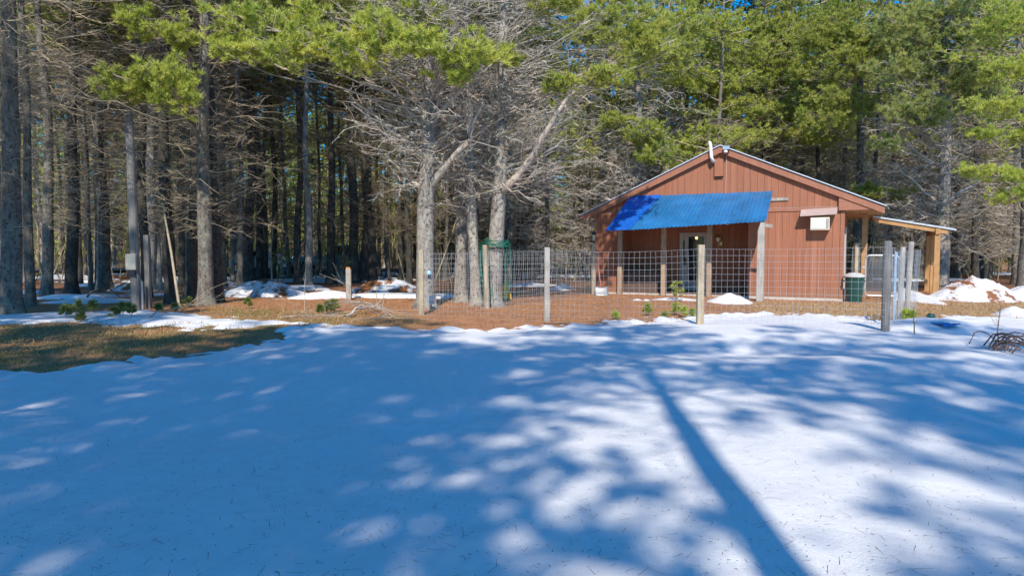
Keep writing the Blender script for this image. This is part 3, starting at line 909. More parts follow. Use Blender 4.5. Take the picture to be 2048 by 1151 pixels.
CABIN_O = (5.85, 22.3); ROT = R_(-27.0)
def to_local(x, y):
    dx, dy = x - CABIN_O[0], y - CABIN_O[1]
    return dx * math.cos(ROT) + dy * math.sin(ROT), -dx * math.sin(ROT) + dy * math.cos(ROT)
def clear(x, y):
    t, d = to_local(x, y)
    if -4.8 < t < 9.0 and -30 < d < 9.0: return False
    return True
n_wood = 0; n_green = 0
for tries in range(2600):
    x = rng.uniform(-34, 36); y = rng.uniform(24, 60)
    if abs(x) > 0.80 * y + 2: continue
    if 43.5 < y < 52.5 and x < -6: continue
    if -15.5 < x < -9 and 38 < y < 55: continue
    if not clear(x, y): continue
    left = x < 0.02 * y
    if left and y < 27: continue
    if not left and y < 29: continue
    dmin = 1.7 if left else 1.6
    if any((x - a) ** 2 + (y - b) ** 2 < dmin ** 2 for a, b in spots): continue
    if n_wood + n_green > 210: break
    spots.append((x, y))
    if left:
        if n_wood >= 120: continue
        n_wood += 1; RB = [('bark', 'grey'), ('bark_dark', 'near black'), ('bark', 'grey'), ('bark_light', 'pale')][int(rng.integers(4))]
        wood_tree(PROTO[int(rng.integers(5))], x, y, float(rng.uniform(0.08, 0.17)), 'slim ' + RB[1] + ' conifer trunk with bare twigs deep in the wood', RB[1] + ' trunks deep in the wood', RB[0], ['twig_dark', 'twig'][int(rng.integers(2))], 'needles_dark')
    else:
        if n_green >= 110: continue
        n_green += 1; RB = [('bark', 'grey barked'), ('bark_dark', 'dark barked')][int(rng.integers(2))]
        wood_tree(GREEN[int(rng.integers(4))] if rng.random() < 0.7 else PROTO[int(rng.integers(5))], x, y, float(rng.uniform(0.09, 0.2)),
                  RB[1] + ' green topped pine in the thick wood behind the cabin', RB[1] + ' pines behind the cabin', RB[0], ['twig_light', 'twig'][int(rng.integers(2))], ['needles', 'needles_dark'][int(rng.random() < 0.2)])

# the far wood reads as one mass
rngf = np.random.default_rng(77)
pt = Parts()
N = 900
fx = rngf.uniform(-120, 120, N); fy = rngf.uniform(60, 125, N)
u = np.linspace(0, 1, 6)
fz = g_z(fx, fy)
Pf = np.stack([fx[:, None] + rngf.normal(0, 0.1, (N, 6)), fy[:, None] + 0 * u, (u * 17)[None, :] + fz[:, None] - 0.2], -1)
pt.tube(Pf, taper(rngf.uniform(0.08, 0.2, N), fx, 6, 0.2), 5)
zz_ = rngf.uniform(1.0, 12, (N, 26)); aa = rngf.uniform(0, 6.28, (N, 26)); ll = rngf.uniform(0.8, 2.4, (N, 26))
S = np.stack([np.repeat(fx, 26), np.repeat(fy, 26), zz_.ravel() + np.repeat(fz, 26)], -1)
D = norm(np.stack([np.cos(aa).ravel(), np.sin(aa).ravel(), rngf.normal(0, 0.15, N * 26)], -1))
Bf = polyl(S, D, ll.ravel(), 4, None, 0.08, rngf)
pt.ribbon(Bf, taper(np.full(N * 26, 0.024), ll.ravel(), 4, 0.3), rngf)
zc = 0.6 + 16.4 * rngf.random((N, 50)) ** 0.85; ac = rngf.uniform(0, 6.28, (N, 50)); rc = rngf.uniform(0.1, 2.2, (N, 50)) * (1.15 - (zc - 1) / 17)
Cn = np.stack([fx[:, None] + np.cos(ac) * rc, fy[:, None] + np.sin(ac) * rc, zc + fz[:, None]], -1).reshape(-1, 3)
pt.tuft(rngf, Cn, norm(rngf.normal(0, 0.4, Cn.shape) + np.array([0, 0, 0.4])), 5, 0.75, 0.14)
fw = link('distant_wood', pt.branch_mesh('distant_wood'), M['twig_far'])
tag(fw, 'dim mass of far conifers closing off the wood', 'woods', kind='stuff')
fc = link('distant_crowns', pt.needle_mesh('distant_crowns'), M['needles'], fw)
tag(fc, kind='stuff')

# ------------------------------------------------------------------ pines behind the photographer: they throw the shade on the snow
def shade_proto(seed, H, z0, n, lmax, r0=0.15, twin=False):
    rg = np.random.default_rng(seed)
    P = trunk_pts(rg, H, 0.10)
    tm, r = trunk_mesh(rg, P, H, r0, 12)
    pt = Parts()
    add_dead(rg, pt, P, H, r0, z0=3, z1=z0 + 1, n=26, lmin=0.6, lmax=1.8, m1=6, m2=1)
    add_crown(rg, pt, P, H, z0, H - 0.4, n, 1.2, lmax, m1=8, mt=6, needles=10, nl=0.15, nw=0.013)
    return tm, pt.branch_mesh('branches'), pt.needle_mesh('crown')
SH = [shade_proto(400, 14.5, 7.5, 50, 2.8), shade_proto(401, 15.5, 6.0, 100, 3.0), shade_proto(402, 13.0, 5.0, 60, 2.4), shade_proto(403, 15.0, 8.2, 90, 3.0)]
SHADE = [  # x, y, kind, scale, trunk radius
    (0.64, -3.2, 3, 1.00, 0.17),
    (-3.6, -3.4, 1, 1.00, 0.2), (-6.0, -5.5, 1, 1.05, 0.2), (-3.3, -6.5, 1, 1.05, 0.2), (-9.0, -2.5, 1, 1.0, 0.2), (-4.9, -1.2, 2, 0.95, 0.16), (-1.9, -5.4, 2, 1.0, 0.14), (-2.3, -8.4, 1, 1.0, 0.18),
    (-4.5, -9.0, 1, 1.15, 0.2), (-7.5, -8.5, 1, 1.1, 0.2), (-9.8, 2.6, 2, 1.0, 0.18),
    (-1.5, -8.2, 0, 1.1, 0.15), (4.1, -5.4, 0, 1.05, 0.16), (6.8, -4.0, 0, 1.0, 0.16), (9.6, -5.5, 1, 1.0, 0.18), (12.5, -3.5, 0, 1.0, 0.16), (5.6, -9.0, 0, 1.1, 0.18), (7.2, -11.6, 0, 1.15, 0.16), (3.4, -12.2, 0, 1.15, 0.16), (2.7, -9.6, 0, 1.1, 0.15), (9.0, -9.2, 0, 1.1, 0.16),
    (-12.5, 1.0, 1, 1.1, 0.2), (-15.5, 5.0, 1, 1.1, 0.2), (-11.8, 5.2, 1, 1.05, 0.2), (-14.8, 9.2, 1, 1.05, 0.2), (-18.5, 11.0, 1, 1.05, 0.2), (-13.2, 8.2, 2, 1.1, 0.17), (-16.8, 13.5, 1, 1.0, 0.2),
]
for (x, y, k, s, r) in SHADE:
    tm, bm, nm = SH[k]
    z = surf_z(x, y) - 0.03
    assemble('pine_tree', 'tall pine outside the view whose shade dapples the open snow', (x, y, z), tm, bm, nm, M['bark'], M['twig'], M['needles'],
             'pines around the open snow', (0, 0, x * 1.7), s, r / 0.15 / s)
# ------------------------------------------------------------------ cabin (local x along the facade, local y into the house)
M['siding'] = None
def mat_paint(name, col, wear, grain=(1, 1, 0.08)):
    m, nt, b = new_mat(name)
    v = coords(nt, grain)
    n = noise(nt, v, 22, 6, 0.65)
    v2 = coords(nt)
    n2 = noise(nt, v2, 1.4, 4)
    c = ramp(nt, n, [(0.3, [q * 0.86 for q in col]), (0.7, [q * 1.1 for q in col])])
    c = mixc(nt, ramp(nt, n2, [(0.35, (0, 0, 0)), (0.75, (0.35, 0.35, 0.35))]), c, [q * 0.8 for q in col])
    v3 = coords(nt, (1, 1, 0.15)); n3 = noise(nt, v3, 30, 3)
    c = mixc(nt, ramp(nt, n3, [(0.71, (0, 0, 0)), (0.74, (1, 1, 1))]), c, wear)
    c = mixc(nt, 1.0, c, obj_random(nt, 0.93, 1.06), 'MULTIPLY')
    sz = nt.nodes.new('ShaderNodeSeparateXYZ'); nt.links.new(v2, sz.inputs[0])
    n4 = noise(nt, v2, 7, 5, 0.7)
    md = nt.nodes.new('ShaderNodeMath'); md.operation = 'MULTIPLY_ADD'
    nt.links.new(sz.outputs[2], md.inputs[0]); md.inputs[1].default_value = -0.9; nt.links.new(n4, md.inputs[2])
    c = mixc(nt, ramp(nt, md.outputs[0], [(0.12, (0, 0, 0)), (0.5, (0.65, 0.65, 0.65))]), c, (0.30, 0.19, 0.12))
    v5 = coords(nt, (1, 1, 0.05)); n5 = noise(nt, v5, 5, 4, 0.6)
    c = mixc(nt, ramp(nt, n5, [(0.5, (0, 0, 0)), (0.72, (0.4, 0.4, 0.4))]), c, [min(1, q * 1.35 + 0.03) for q in col])
    nt.links.new(c, b.inputs['Base Color'])
    b.inputs['Roughness'].default_value = 0.75
    bump(nt, b, n, 0.25, 0.004)
    return m
M['siding'] = mat_paint('siding', (0.345, 0.138, 0.077), (0.54, 0.36, 0.27))
M['trim'] = mat_paint('trim', (0.35, 0.15, 0.092), (0.55, 0.40, 0.33), (0.08, 1, 1))
M['peeling'] = mat_paint('peeling', (0.48, 0.36, 0.32), (0.25, 0.11, 0.08), (0.06, 1, 1))
M['roof_metal'] = mat_plain('roof_metal', (0.10, 0.22, 0.42), 0.4, 0.2, var=0.1, bmp=0)
M['drip_edge'] = mat_plain('drip_edge', (0.62, 0.66, 0.72), 0.4, 0.3, var=0.1, bmp=0)
M['awning'] = mat_plain('awning', (0.024, 0.16, 0.37), 0.30, 0.0, var=0.28, scale=1.6, bmp=0.04)
M['tarp'] = mat_plain('tarp', (0.010, 0.11, 0.48), 0.35, 0.0, var=0.25, scale=5.0, bmp=0.6)
M['white'] = mat_plain('white', (0.72, 0.72, 0.70), 0.5, var=0.08)
M['door_paint'] = mat_plain('door_paint', (0.46, 0.43, 0.41), 0.5, var=0.08)
M['cream'] = mat_plain('cream', (0.66, 0.62, 0.50), 0.5, var=0.08)
M['black'] = mat_plain('black', (0.02, 0.02, 0.022), 0.5, var=0.2)
M['concrete'] = mat_plain('concrete', (0.55, 0.53, 0.50), 0.85, var=0.15)
M['dark_brown'] = mat_plain('dark_brown', (0.13, 0.085, 0.07), 0.85, var=0.2)
M['brass'] = mat_plain('brass', (0.55, 0.40, 0.16), 0.35, 0.8, var=0.1, bmp=0)
M['interior'] = mat_plain('interior', (0.20, 0.15, 0.11), 0.8, var=0.1)
M['green_plastic'] = mat_plain('green_plastic', (0.012, 0.06, 0.05), 0.4, var=0.15)
M['hose_green'] = mat_plain('hose_green', (0.02, 0.16, 0.115), 0.45, var=0.25)
M['yellow_plastic'] = mat_plain('yellow_plastic', (0.75, 0.45, 0.02), 0.4, var=0.1)
M['red_paint'] = mat_plain('red_paint', (0.50, 0.16, 0.14), 0.5, var=0.15)
M['grey_metal'] = mat_plain('grey_metal', (0.42, 0.43, 0.44), 0.45, 0.5, var=0.15)
M['grey_plastic'] = mat_plain('grey_plastic', (0.34, 0.34, 0.30), 0.6, var=0.15)
M['blue_grey'] = mat_plain('blue_grey', (0.30, 0.42, 0.55), 0.5, var=0.15)
M['frost'] = mat_plain('frost', (0.70, 0.62, 0.48), 0.4, var=0.05)
m, nt, b = new_mat('glass')
b.inputs['Base Color'].default_value = (0.05, 0.06, 0.07, 1)
b.inputs['Roughness'].default_value = 0.04
b.inputs['Alpha'].default_value = 0.35
M['glass'] = m
m, nt, b = new_mat('lamp_glow')
b.inputs['Base Color'].default_value = (1, 0.6, 0.2, 1)
b.inputs['Emission Color'].default_value = (1.0, 0.45, 0.10, 1)
b.inputs['Emission Strength'].default_value = 9.0
M['glow'] = m

house = thing('cabin', 'brown wooden cabin with a shallow gable roof and blue metal awning', 'cabin', (CABIN_O[0], CABIN_O[1], 0), ROT)
EX = Vector((math.cos(ROT), math.sin(ROT), 0)); EY = Vector((-math.sin(ROT), math.cos(ROT), 0))
def fac(px, py, p=0.0):
    """photograph pixel on the vertical plane p metres in front of the facade -> (t, z)"""
    a = at(px, py, 10.0) - cam.location
    o = Vector((CABIN_O[0], CABIN_O[1], 0)) - EY * p
    k = (o - Vector((0, 0, CAMZ))).dot(EY) / a.dot(EY)
    h = Vector((0, 0, CAMZ)) + a * k
    return (h - o).dot(EX), h.z
TL, TR = -3.32, 4.47
RIDGE = (0.89, 4.80); EVL = (-3.78, 2.72); EVR = (5.51, 2.78)
DEPTH = 6.0
def roof_z(t):
    if t < RIDGE[0]: return EVL[1] + (t - EVL[0]) / (RIDGE[0] - EVL[0]) * (RIDGE[1] - EVL[1])
    return RIDGE[1] + (t - RIDGE[0]) / (EVR[0] - RIDGE[0]) * (EVR[1] - RIDGE[1])
REC0, REC1, RECD, RECZ = -2.5, 1.76, 1.55, 2.66      # recessed porch
BAND0, BAND1 = 2.68, 2.78
BW = 0.205
def boards(t0, t1, zlo, zhi, y, th=0.018, parent=house, ztop=None):
    n = max(1, round((t1 - t0) / BW)); w = (t1 - t0) / n
    for i in range(n):
        a = t0 + i * w + 0.0035; c = t0 + (i + 1) * w - 0.0035
        mb = MB()
        za = zhi if ztop is None else ztop(a); zc = zhi if ztop is None else ztop(c)
        y0, y1 = y - th, y
        if ztop is not None and a < RIDGE[0] < c:
            zr = ztop(RIDGE[0])
            mb.extrude([(a, y0, zlo), (c, y0, zlo), (c, y0, zc), (RIDGE[0], y0, zr), (a, y0, za)], (0, th, 0))
        else:
            mb.extrude([(a, y0, zlo), (c, y0, zlo), (c, y0, zc), (a, y0, za)], (0, th, 0))
        mb.build('siding_board', M['siding'], parent)
# inner walls the boards are nailed on
w = MB()
w.box(TL, REC0, 0.002, 0.12, 0.0, BAND0)
w.box(REC1, TR, 0.002, 0.12, 0.0, BAND0)
w.box(REC0 - 0.10, REC0, 0.122, RECD, 0.0, RECZ + 0.1)
w.box(REC1, REC1 + 0.10, 0.122, RECD, 0.0, RECZ + 0.1)
w.extrude([(TL, 0.002, BAND0 + 0.001), (TR, 0.002, BAND0 + 0.001), (TR, 0.002, roof_z(TR) - 0.05), (RIDGE[0], 0.002, RIDGE[1] - 0.05), (TL, 0.002, roof_z(TL) - 0.05)], (0, 0.118, 0))
w.box(REC0, REC1, 0.124, RECD, RECZ, RECZ + 0.06)
DT0, DT1, DZ = -0.74, 0.20, 2.10
w.box(REC0 - 0.1, DT0, RECD + 0.002, RECD + 0.1, 0.0, RECZ + 0.06)
w.box(DT1, REC1 + 0.1, RECD + 0.002, RECD + 0.1, 0.0, RECZ + 0.06)
w.box(DT0, DT1, RECD + 0.002, RECD + 0.1, DZ, RECZ + 0.06)
w.build('wall', M['siding'], house)
w = MB()
w.box(TL, TL + 0.12, 0.124, DEPTH, 0.0, roof_z(TL) - 0.06)
w.build('side_wall', M['siding'], house)
w = MB()
w.box(TR - 0.12, TR, 0.124, DEPTH, 0.0, roof_z(TR) - 0.06)
w.build('side_wall', M['siding'], house)
w = MB()
w.extrude([(TL + 0.125, DEPTH - 0.12, 0.0), (TR - 0.125, DEPTH - 0.12, 0.0), (TR - 0.125, DEPTH - 0.12, roof_z(TR) - 0.07), (RIDGE[0], DEPTH - 0.12, RIDGE[1] - 0.08), (TL + 0.125, DEPTH - 0.12, roof_z(TL) - 0.07)], (0, 0.115, 0))
w.build('back_wall', M['interior'], house)
w = MB(); w.box(TL - 0.01, TR + 0.01, -0.012, DEPTH, -0.2, 0.055)
w.build('foundation', M['concrete'], house)
w = MB(); w.box(REC0 + 0.005, REC1 - 0.005, 0.0, RECD + 3.0, 0.057, 0.085)
w.build('floor', M['dark_brown'], house)
boards(TL, REC0, 0.06, BAND0 - 0.004, 0.0)
boards(REC1, TR - 0.11, 0.06, BAND0 - 0.004, 0.0)
boards(TL, TR, BAND1 + 0.004, 0, 0.0, ztop=lambda t: roof_z(t) - 0.10)
boards(REC0, DT0 - 0.07, 0.09, RECZ - 0.004, RECD)
boards(DT1 + 0.07, REC1, 0.09, RECZ - 0.004, RECD)
w = MB(); w.box(TL, TR, -0.045, -0.001, BAND0, BAND1); w.build('band_board', M['trim'], house)
w = MB(); w.box(TL, TR, -0.052, -0.001, BAND1 + 0.0005, BAND1 + 0.012); w.build('band_flashing', M['peeling'], house)
w = MB(); w.cbox(TR - 0.105, TR + 0.01, -0.03, 0.10, 0.06, BAND0 - 0.002); w.build('corner_board', M['trim'], house)
# rake fascia and roof
OV = 0.16
def slope_box(tA, zA, tB, zB, y0, y1, th):
    return [(tA, y0, zA - th), (tB, y0, zB - th), (tB, y1, zB - th), (tA, y1, zA - th), (tA, y0, zA), (tB, y0, zB), (tB, y1, zB), (tA, y1, zA)]
for (e, s) in ((EVL, 1), (EVR, -1)):
    w = MB()
    p = slope_box(e[0], e[1] - 0.035, RIDGE[0], RIDGE[1] - 0.035, -OV, -OV + 0.035, 0.20) if s == 1 else slope_box(RIDGE[0], RIDGE[1] - 0.035, e[0], e[1] - 0.035, -OV, -OV + 0.035, 0.20)
    w.hexa(p); w.build('rake_board', M['trim'], house)
roof = MB()
roof.hexa(slope_box(EVL[0] - 0.04, EVL[1] - 0.02, RIDGE[0], RIDGE[1], -OV - 0.03, DEPTH + 0.2, 0.022))
roof = roof.build('roof', M['roof_metal'], house)
r2 = MB(); r2.hexa(slope_box(RIDGE[0], RIDGE[1], EVR[0] + 0.04, EVR[1] - 0.02, -OV - 0.03, DEPTH + 0.2, 0.022)); r2.build('roof_slope', M['roof_metal'], roof)
for (e, s) in ((EVL, 1), (EVR, -1)):
    w = MB()
    if s == 1: w.hexa(slope_box(e[0] - 0.04, e[1] + 0.0, RIDGE[0], RIDGE[1] + 0.018, -OV - 0.045, -OV - 0.031, 0.032))
    else: w.hexa(slope_box(RIDGE[0], RIDGE[1] + 0.018, e[0] + 0.04, e[1] + 0.0, -OV - 0.045, -OV - 0.031, 0.032))
    w.build('drip_edge', M['drip_edge'], roof)
    for j in range(1, 24):                     # standing ribs of the metal roof
        yy = -OV + j * 0.27
        if yy > DEPTH: break
        rb = MB()
        if s == 1: rb.hexa(slope_box(e[0] - 0.03, e[1] + 0.018, RIDGE[0] - 0.02, RIDGE[1] + 0.012, yy, yy + 0.025, 0.03))
        else: rb.hexa(slope_box(RIDGE[0] + 0.02, RIDGE[1] + 0.012, e[0] + 0.03, e[1] + 0.018, yy, yy + 0.025, 0.03))
        rb.build('roof_rib', M['roof_metal'], roof)
# boxed gable return over the right overhang
w = MB()
zb = 2.67
w.extrude([(TR - 0.16, -0.125, zb), (EVR[0] - 0.005, -0.125, zb), (EVR[0] - 0.005, -0.125, EVR[1] - 0.06), (TR - 0.16, -0.125, roof_z(TR - 0.16) - 0.11)], (0, 0.07, 0))
w.build('gable_return', M['trim'], house)
w = MB(); w.box(EVR[0] - 0.035, EVR[0] + 0.005, -0.05, DEPTH, zb - 0.02, EVR[1] - 0.04); w.build('eave_fascia', M['white'], house)
for i in range(5):
    y0 = -0.05 + 0; t0 = TR + 0.01 + i * 0.205
    w = MB(); w.box(t0, t0 + 0.198, -0.05, DEPTH, zb - 0.02, zb - 0.003); w.build('soffit_board', M['new_wood'], house)
w = MB(); w.extrude([(EVL[0] + 0.005, -0.125, 2.62), (TL + 0.1, -0.125, 2.62), (TL + 0.1, -0.125, roof_z(TL + 0.1) - 0.11), (EVL[0] + 0.005, -0.125, EVL[1] - 0.06)], (0, 0.07, 0))
w.build('gable_return', M['trim'], house)
# porch post under the overhang
def local_of(px, Y):
    v = at(px, 550, Y); return to_local(v.x, v.y)
t, d = local_of(1727, 21.5)
w = MB(); w.cbox(t - 0.08, t + 0.08, d - 0.08, d + 0.08, -0.1, zb - 0.02); w.build('porch_post', M['new_wood'], house)
# white door on the side wall
w = MB(); w.box(TR + 0.003, TR + 0.05, 0.6, 1.6, 0.1, 2.2); sd_ = w.build('side_door', M['door_paint'], house)
w = MB(); w.box(TR + 0.05, TR + 0.06, 0.8, 1.4, 1.1, 2.0); w.build('pane', M['glass'], sd_)
# entrance door
door = MB()
door.box(DT0, DT0 + 0.13, RECD - 0.04, RECD + 0.05, 0.09, DZ).box(DT1 - 0.05, DT1, RECD - 0.04, RECD + 0.05, 0.09, DZ).box(DT0 + 0.13, DT1 - 0.05, RECD - 0.04, RECD + 0.05, DZ - 0.06, DZ)
door = door.build('door_frame', M['door_paint'], house)
D0, D1 = DT0 + 0.145, DT1 - 0.055
w = MB()
w.box(D0, D0 + 0.16, RECD - 0.03, RECD + 0.01, 0.10, DZ - 0.065).box(D1 - 0.05, D1, RECD - 0.03, RECD + 0.01, 0.10, DZ - 0.065)
w.box(D0 + 0.16, D1 - 0.05, RECD - 0.03, RECD + 0.01, DZ - 0.14, DZ - 0.065).box(D0 + 0.16, D1 - 0.05, RECD - 0.03, RECD + 0.01, 0.10, 0.42)
dl = w.build('door_leaf', M['door_paint'], door)
w = MB(); w.box(D0 + 0.16, D1 - 0.05, RECD - 0.014, RECD - 0.008, 0.42, DZ - 0.14); w.build('pane', M['glass'], door)
w = MB(); w.box(D0 - 0.012, D0 + 0.03, RECD - 0.06, RECD - 0.041, 1.0, 1.85); w.build('screen_edge', M['black'], door)
w = MB(); w.box(D0 + 0.04, D0 + 0.08, RECD - 0.085, RECD - 0.031, 0.98, 1.22).box(D0 + 0.0, D0 + 0.08, RECD - 0.10, RECD - 0.086, 1.06, 1.10); w.build('handle', M['black'], door)
# awning
AT0, AT1, AZT = -2.02, 2.47, 3.30
AB0, AB1, AZB0, AZB1, AP = -2.36, 2.47, 2.09, 2.32, 1.61
def aw(u, v):
    """u along, v down the slope"""
    t = (AT0 + (AT1 - AT0) * u) * (1 - v) + (AB0 + (AB1 - AB0) * u) * v
    z = AZT * (1 - v) + (AZB0 + (AZB1 - AZB0) * u) * v
    return Vector((t, -0.03 - (AP - 0.03) * v, z))
fr = MB()
fr.box(AT0 + 0.03, AT1 - 0.03, -0.06, -0.02, AZT - 0.20, AZT - 0.06)
awning = fr.build('awning_ledger', M['post_wood'], house)
for u in (0.02, 0.27, 0.52, 0.77, 0.98):
    fr = MB()
    a = aw(u, 0.04); c = aw(u, 0.90)
    fr.hexa([a + Vector((-0.02, 0, -0.14)), c + Vector((-0.02, 0, -0.14)), c + Vector((0.02, 0, -0.14)), a + Vector((0.02, 0, -0.14)),
             a + Vector((-0.02, 0, -0.045)), c + Vector((-0.02, 0, -0.045)), c + Vector((0.02, 0, -0.045)), a + Vector((0.02, 0, -0.045))])
    fr.build('rafter', M['post_wood'], awning)
def metal_panel(u0, u1, nrib, mat, name, lift=0.0, amp=0.022):
    Vs = []; prof = []
    for i in range(nrib):
        b0 = i / nrib; s = 1.0 / nrib
        prof += [(b0, 0), (b0 + 0.36 * s, 0), (b0 + 0.44 * s, amp), (b0 + 0.56 * s, amp), (b0 + 0.64 * s, 0)]
    prof.append((1.0, 0))
    nv = 10
    nrm = (aw(0.5, 1) - aw(0.5, 0)).cross(aw(0, 0.5) - aw(1, 0.5)).normalized()
    if nrm.z < 0: nrm = -nrm
    mb = MB()
    k = len(prof)
    for j in range(nv):
        v = j / (nv - 1)
        for (q, h) in prof:
            wob = 0.004 * math.sin(9 * q + 5 * v)
            mb.V.append(tuple(aw(u0 + (u1 - u0) * q, v) + nrm * (h + lift + wob)))
    for j in range(nv - 1):
        for i in range(k - 1):
            mb.F.append((j * k + i, j * k + i + 1, (j + 1) * k + i + 1, (j + 1) * k + i))
    o = mb.build(name, mat, awning)
    s = o.modifiers.new('thick', 'SOLIDIFY'); s.thickness = 0.004
    return o
edges = [0.16, 0.37, 0.58, 0.79, 1.0]
for i in range(4):
    metal_panel(edges[i] + 0.0006, edges[i + 1] - 0.0006, 8, M['awning'], 'metal_panel', 0.004 * (i % 2), 0.026)
# blue tarp folded over the left end
mb = MB(); NU, NV = 26, 40
nrm = Vector((0, -0.55, 0.83)).normalized()
for j in range(NV):
    for i in range(NU):
        u = i / (NU - 1); v = j / (NV - 1)
        uu = -0.005 + (0.235 - 0.07 * v) * u * 1.0
        wr = 0.012 * float(fbm(np.array([u * 7 + v * 2]), np.array([v * 16]), 91, 3)[0])
        mb.V.append(tuple(aw(uu, v * 1.01) + nrm * (0.034 + wr)))
for j in range(NV - 1):
    for i in range(NU - 1):
        mb.F.append((j * NU + i, j * NU + i + 1, (j + 1) * NU + i + 1, (j + 1) * NU + i))
tp = mb.build('tarp', M['tarp'], awning, smooth=True)
rga = np.random.default_rng(9)
nU = rga.random(420) ** 1.3; nV_ = rga.random(420)
pa = np.array([tuple(aw(float(q), float(r))) for q, r in zip(nU, nV_)]); pa[:, 2] += 0.040; pa[:, 1] -= 0.012
aa_ = rga.uniform(0, 6.28, 420)
dd_ = np.stack([np.cos(aa_), -np.abs(np.sin(aa_)) * 0.8, -np.abs(np.sin(aa_)) * 0.6], -1) * rga.uniform(0.03, 0.11, (420, 1))
ss_ = np.stack([-np.sin(aa_), np.cos(aa_), 0 * aa_], -1) * 0.004
Vn = np.stack([pa - ss_, pa + ss_, pa + dd_], 1).reshape(-1, 3)
nl_ = link('fallen_needles', np_mesh('fallen_needles', Vn, [np.arange(1260).reshape(-1, 3)]), M['twig'], awning); tag(nl_, kind='stuff')
# awning posts
for px in (1240, 1327, 1418):
    t, _ = fac(px, 550, 0.30)
    v = min(1, 0.30 / AP)
    zt = AZT + (2.2 - AZT) * v - 0.15
    w = MB(); w.cbox(t - 0.075, t + 0.075, -0.375, -0.225, -0.1, zt)
    w.build('awning_post', M['post_wood'], house)
t, _ = fac(1521, 550, 1.52)
w = MB(); w.extrude([(t - 0.095, -1.60, -0.05), (t + 0.095, -1.60, -0.05), (t + 0.095, -1.60, 2.30), (t - 0.02, -1.60, 2.30), (t - 0.095, -1.60, 2.05)], (0, 0.15, 0))
w.build('awning_post', M['old_wood'], house, bevel=0.008)
w = MB(); w.extrude([(t - 0.02, -1.45, 2.302), (t + 0.30, -1.45, 2.24), (t + 0.29, -1.45, 2.14), (t + 0.098, -1.45, 2.18)], (0, 0.04, 0)); w.build('brace_arm', M['old_wood'], house)
# boards, vents and pipe on the gable
t0, z0 = fac(1541, 402); t1, z1 = fac(1577, 395)
w = MB(); w.box(t0, t1, -0.06, -0.02, z0, z1); w.build('nailed_board', M['old_wood'], house)
t0, z0 = fac(1429, 353, 0.1); t1, z1 = fac(1447, 317, 0.1)
w = MB(); w.box(t0, t1, -0.13, -0.019, z0, z1); vb = w.build('vent_box', M['siding'], house)
w = MB(); w.box(t0 + 0.02, t1 - 0.02, -0.10, -0.03, z0 - 0.03, z0 - 0.001); w.build('vent_opening', M['black'], vb)
t0, z0 = fac(1424, 320, 0.15)
t1, z1 = fac(1420, 284, 0.25)
w = MB(); w.tube([(t0 + 0.03, 0.0, z0 - 0.03), (t0 + 0.03, -0.16, z0 - 0.03), (t0 + 0.02, -0.24, z0 + 0.0), (t0 - 0.0, -0.26, z0 + 0.08), (t1 + 0.02, -0.27, z1 - 0.12), (t1, -0.27, z1 - 0.04), (t1 - 0.03, -0.26, z1)], 0.055, 12)
w.build('vent_pipe', M['white'], house, smooth=True)
t0, z0 = fac(1453, 298, 0.25)
w = MB(); w.box(t0 - 0.10, t0 + 0.10, -0.34, -0.235, z0 - 0.02, z0 + 0.09); fl = w.build('floodlight', M['blue_grey'], house)
w = MB(); w.lathe([(0.02, -0.03), (0.06, -0.02), (0.065, 0.03), (0.04, 0.06)], 12, (t0 - 0.02, -0.28, z0 - 0.09)); w.build('lamp_head', M['white'], fl)
t1, z1 = fac(1451, 387, 0.03)
w = MB(); w.tube([(t0 - 0.03, -0.03, z0 - 0.06), (t0 - 0.03, -0.032, z0 - 0.3), (t1, -0.032, z1)], 0.010, 6); w.build('conduit', M['peeling'], house)
# wall lamp
t0, z0 = fac(1436, 482, -RECD + 0.15)
w = MB(); w.lathe([(0.012, -0.20), (0.02, -0.12), (0.014, -0.07), (0.05, -0.05), (0.03, -0.03)], 12, (t0, RECD - 0.13, z0)).box(t0 + 0.0, t0 + 0.08, RECD - 0.13, RECD - 0.019, z0 - 0.09, z0 - 0.07).box(t0 + 0.03, t0 + 0.11, RECD - 0.03, RECD - 0.018, z0 - 0.14, z0 - 0.02)
wl = w.build('wall_lamp', M['brass'], house)
w = MB(); w.lathe([(0.03, -0.028), (0.075, 0.03), (0.09, 0.12), (0.07, 0.13)], 14, (t0, RECD - 0.13, z0)); w.build('lamp_shade', M['frost'], wl, smooth=True)
w = MB(); w.lathe([(0.10, 0.131), (0.06, 0.19), (0.01, 0.22)], 12, (t0, RECD - 0.13, z0)); w.build('lamp_cap', M['brass'], wl)

def loc2w(t, d, z): 
    v = Vector((CABIN_O[0], CABIN_O[1], 0)) + EX * t + EY * d; return (v.x, v.y, z)
# lamp inside, seen through the door glass
a = at(1393, 476, 10) - cam.location
k = (Vector((CABIN_O[0], CABIN_O[1], 0)) + EY * (RECD + 1.3) - Vector((0, 0, CAMZ))).dot(EY) / a.dot(EY)
lp = Vector((0, 0, CAMZ)) + a * k
pl = thing('pendant_lamp', 'small lit lamp seen through the glass of the entrance door', 'lamp', lp)
w = MB(); w.lathe([(0.012, -0.045), (0.038, -0.02), (0.045, 0.01), (0.03, 0.04), (0.012, 0.06)], 12); w.build('bulb', M['glow'], pl, smooth=True)
w = MB(); w.lathe([(0.05, 0.05), (0.02, 0.10), (0.006, 0.12), (0.006, 1.0)], 10); w.build('cord', M['brass'], pl)

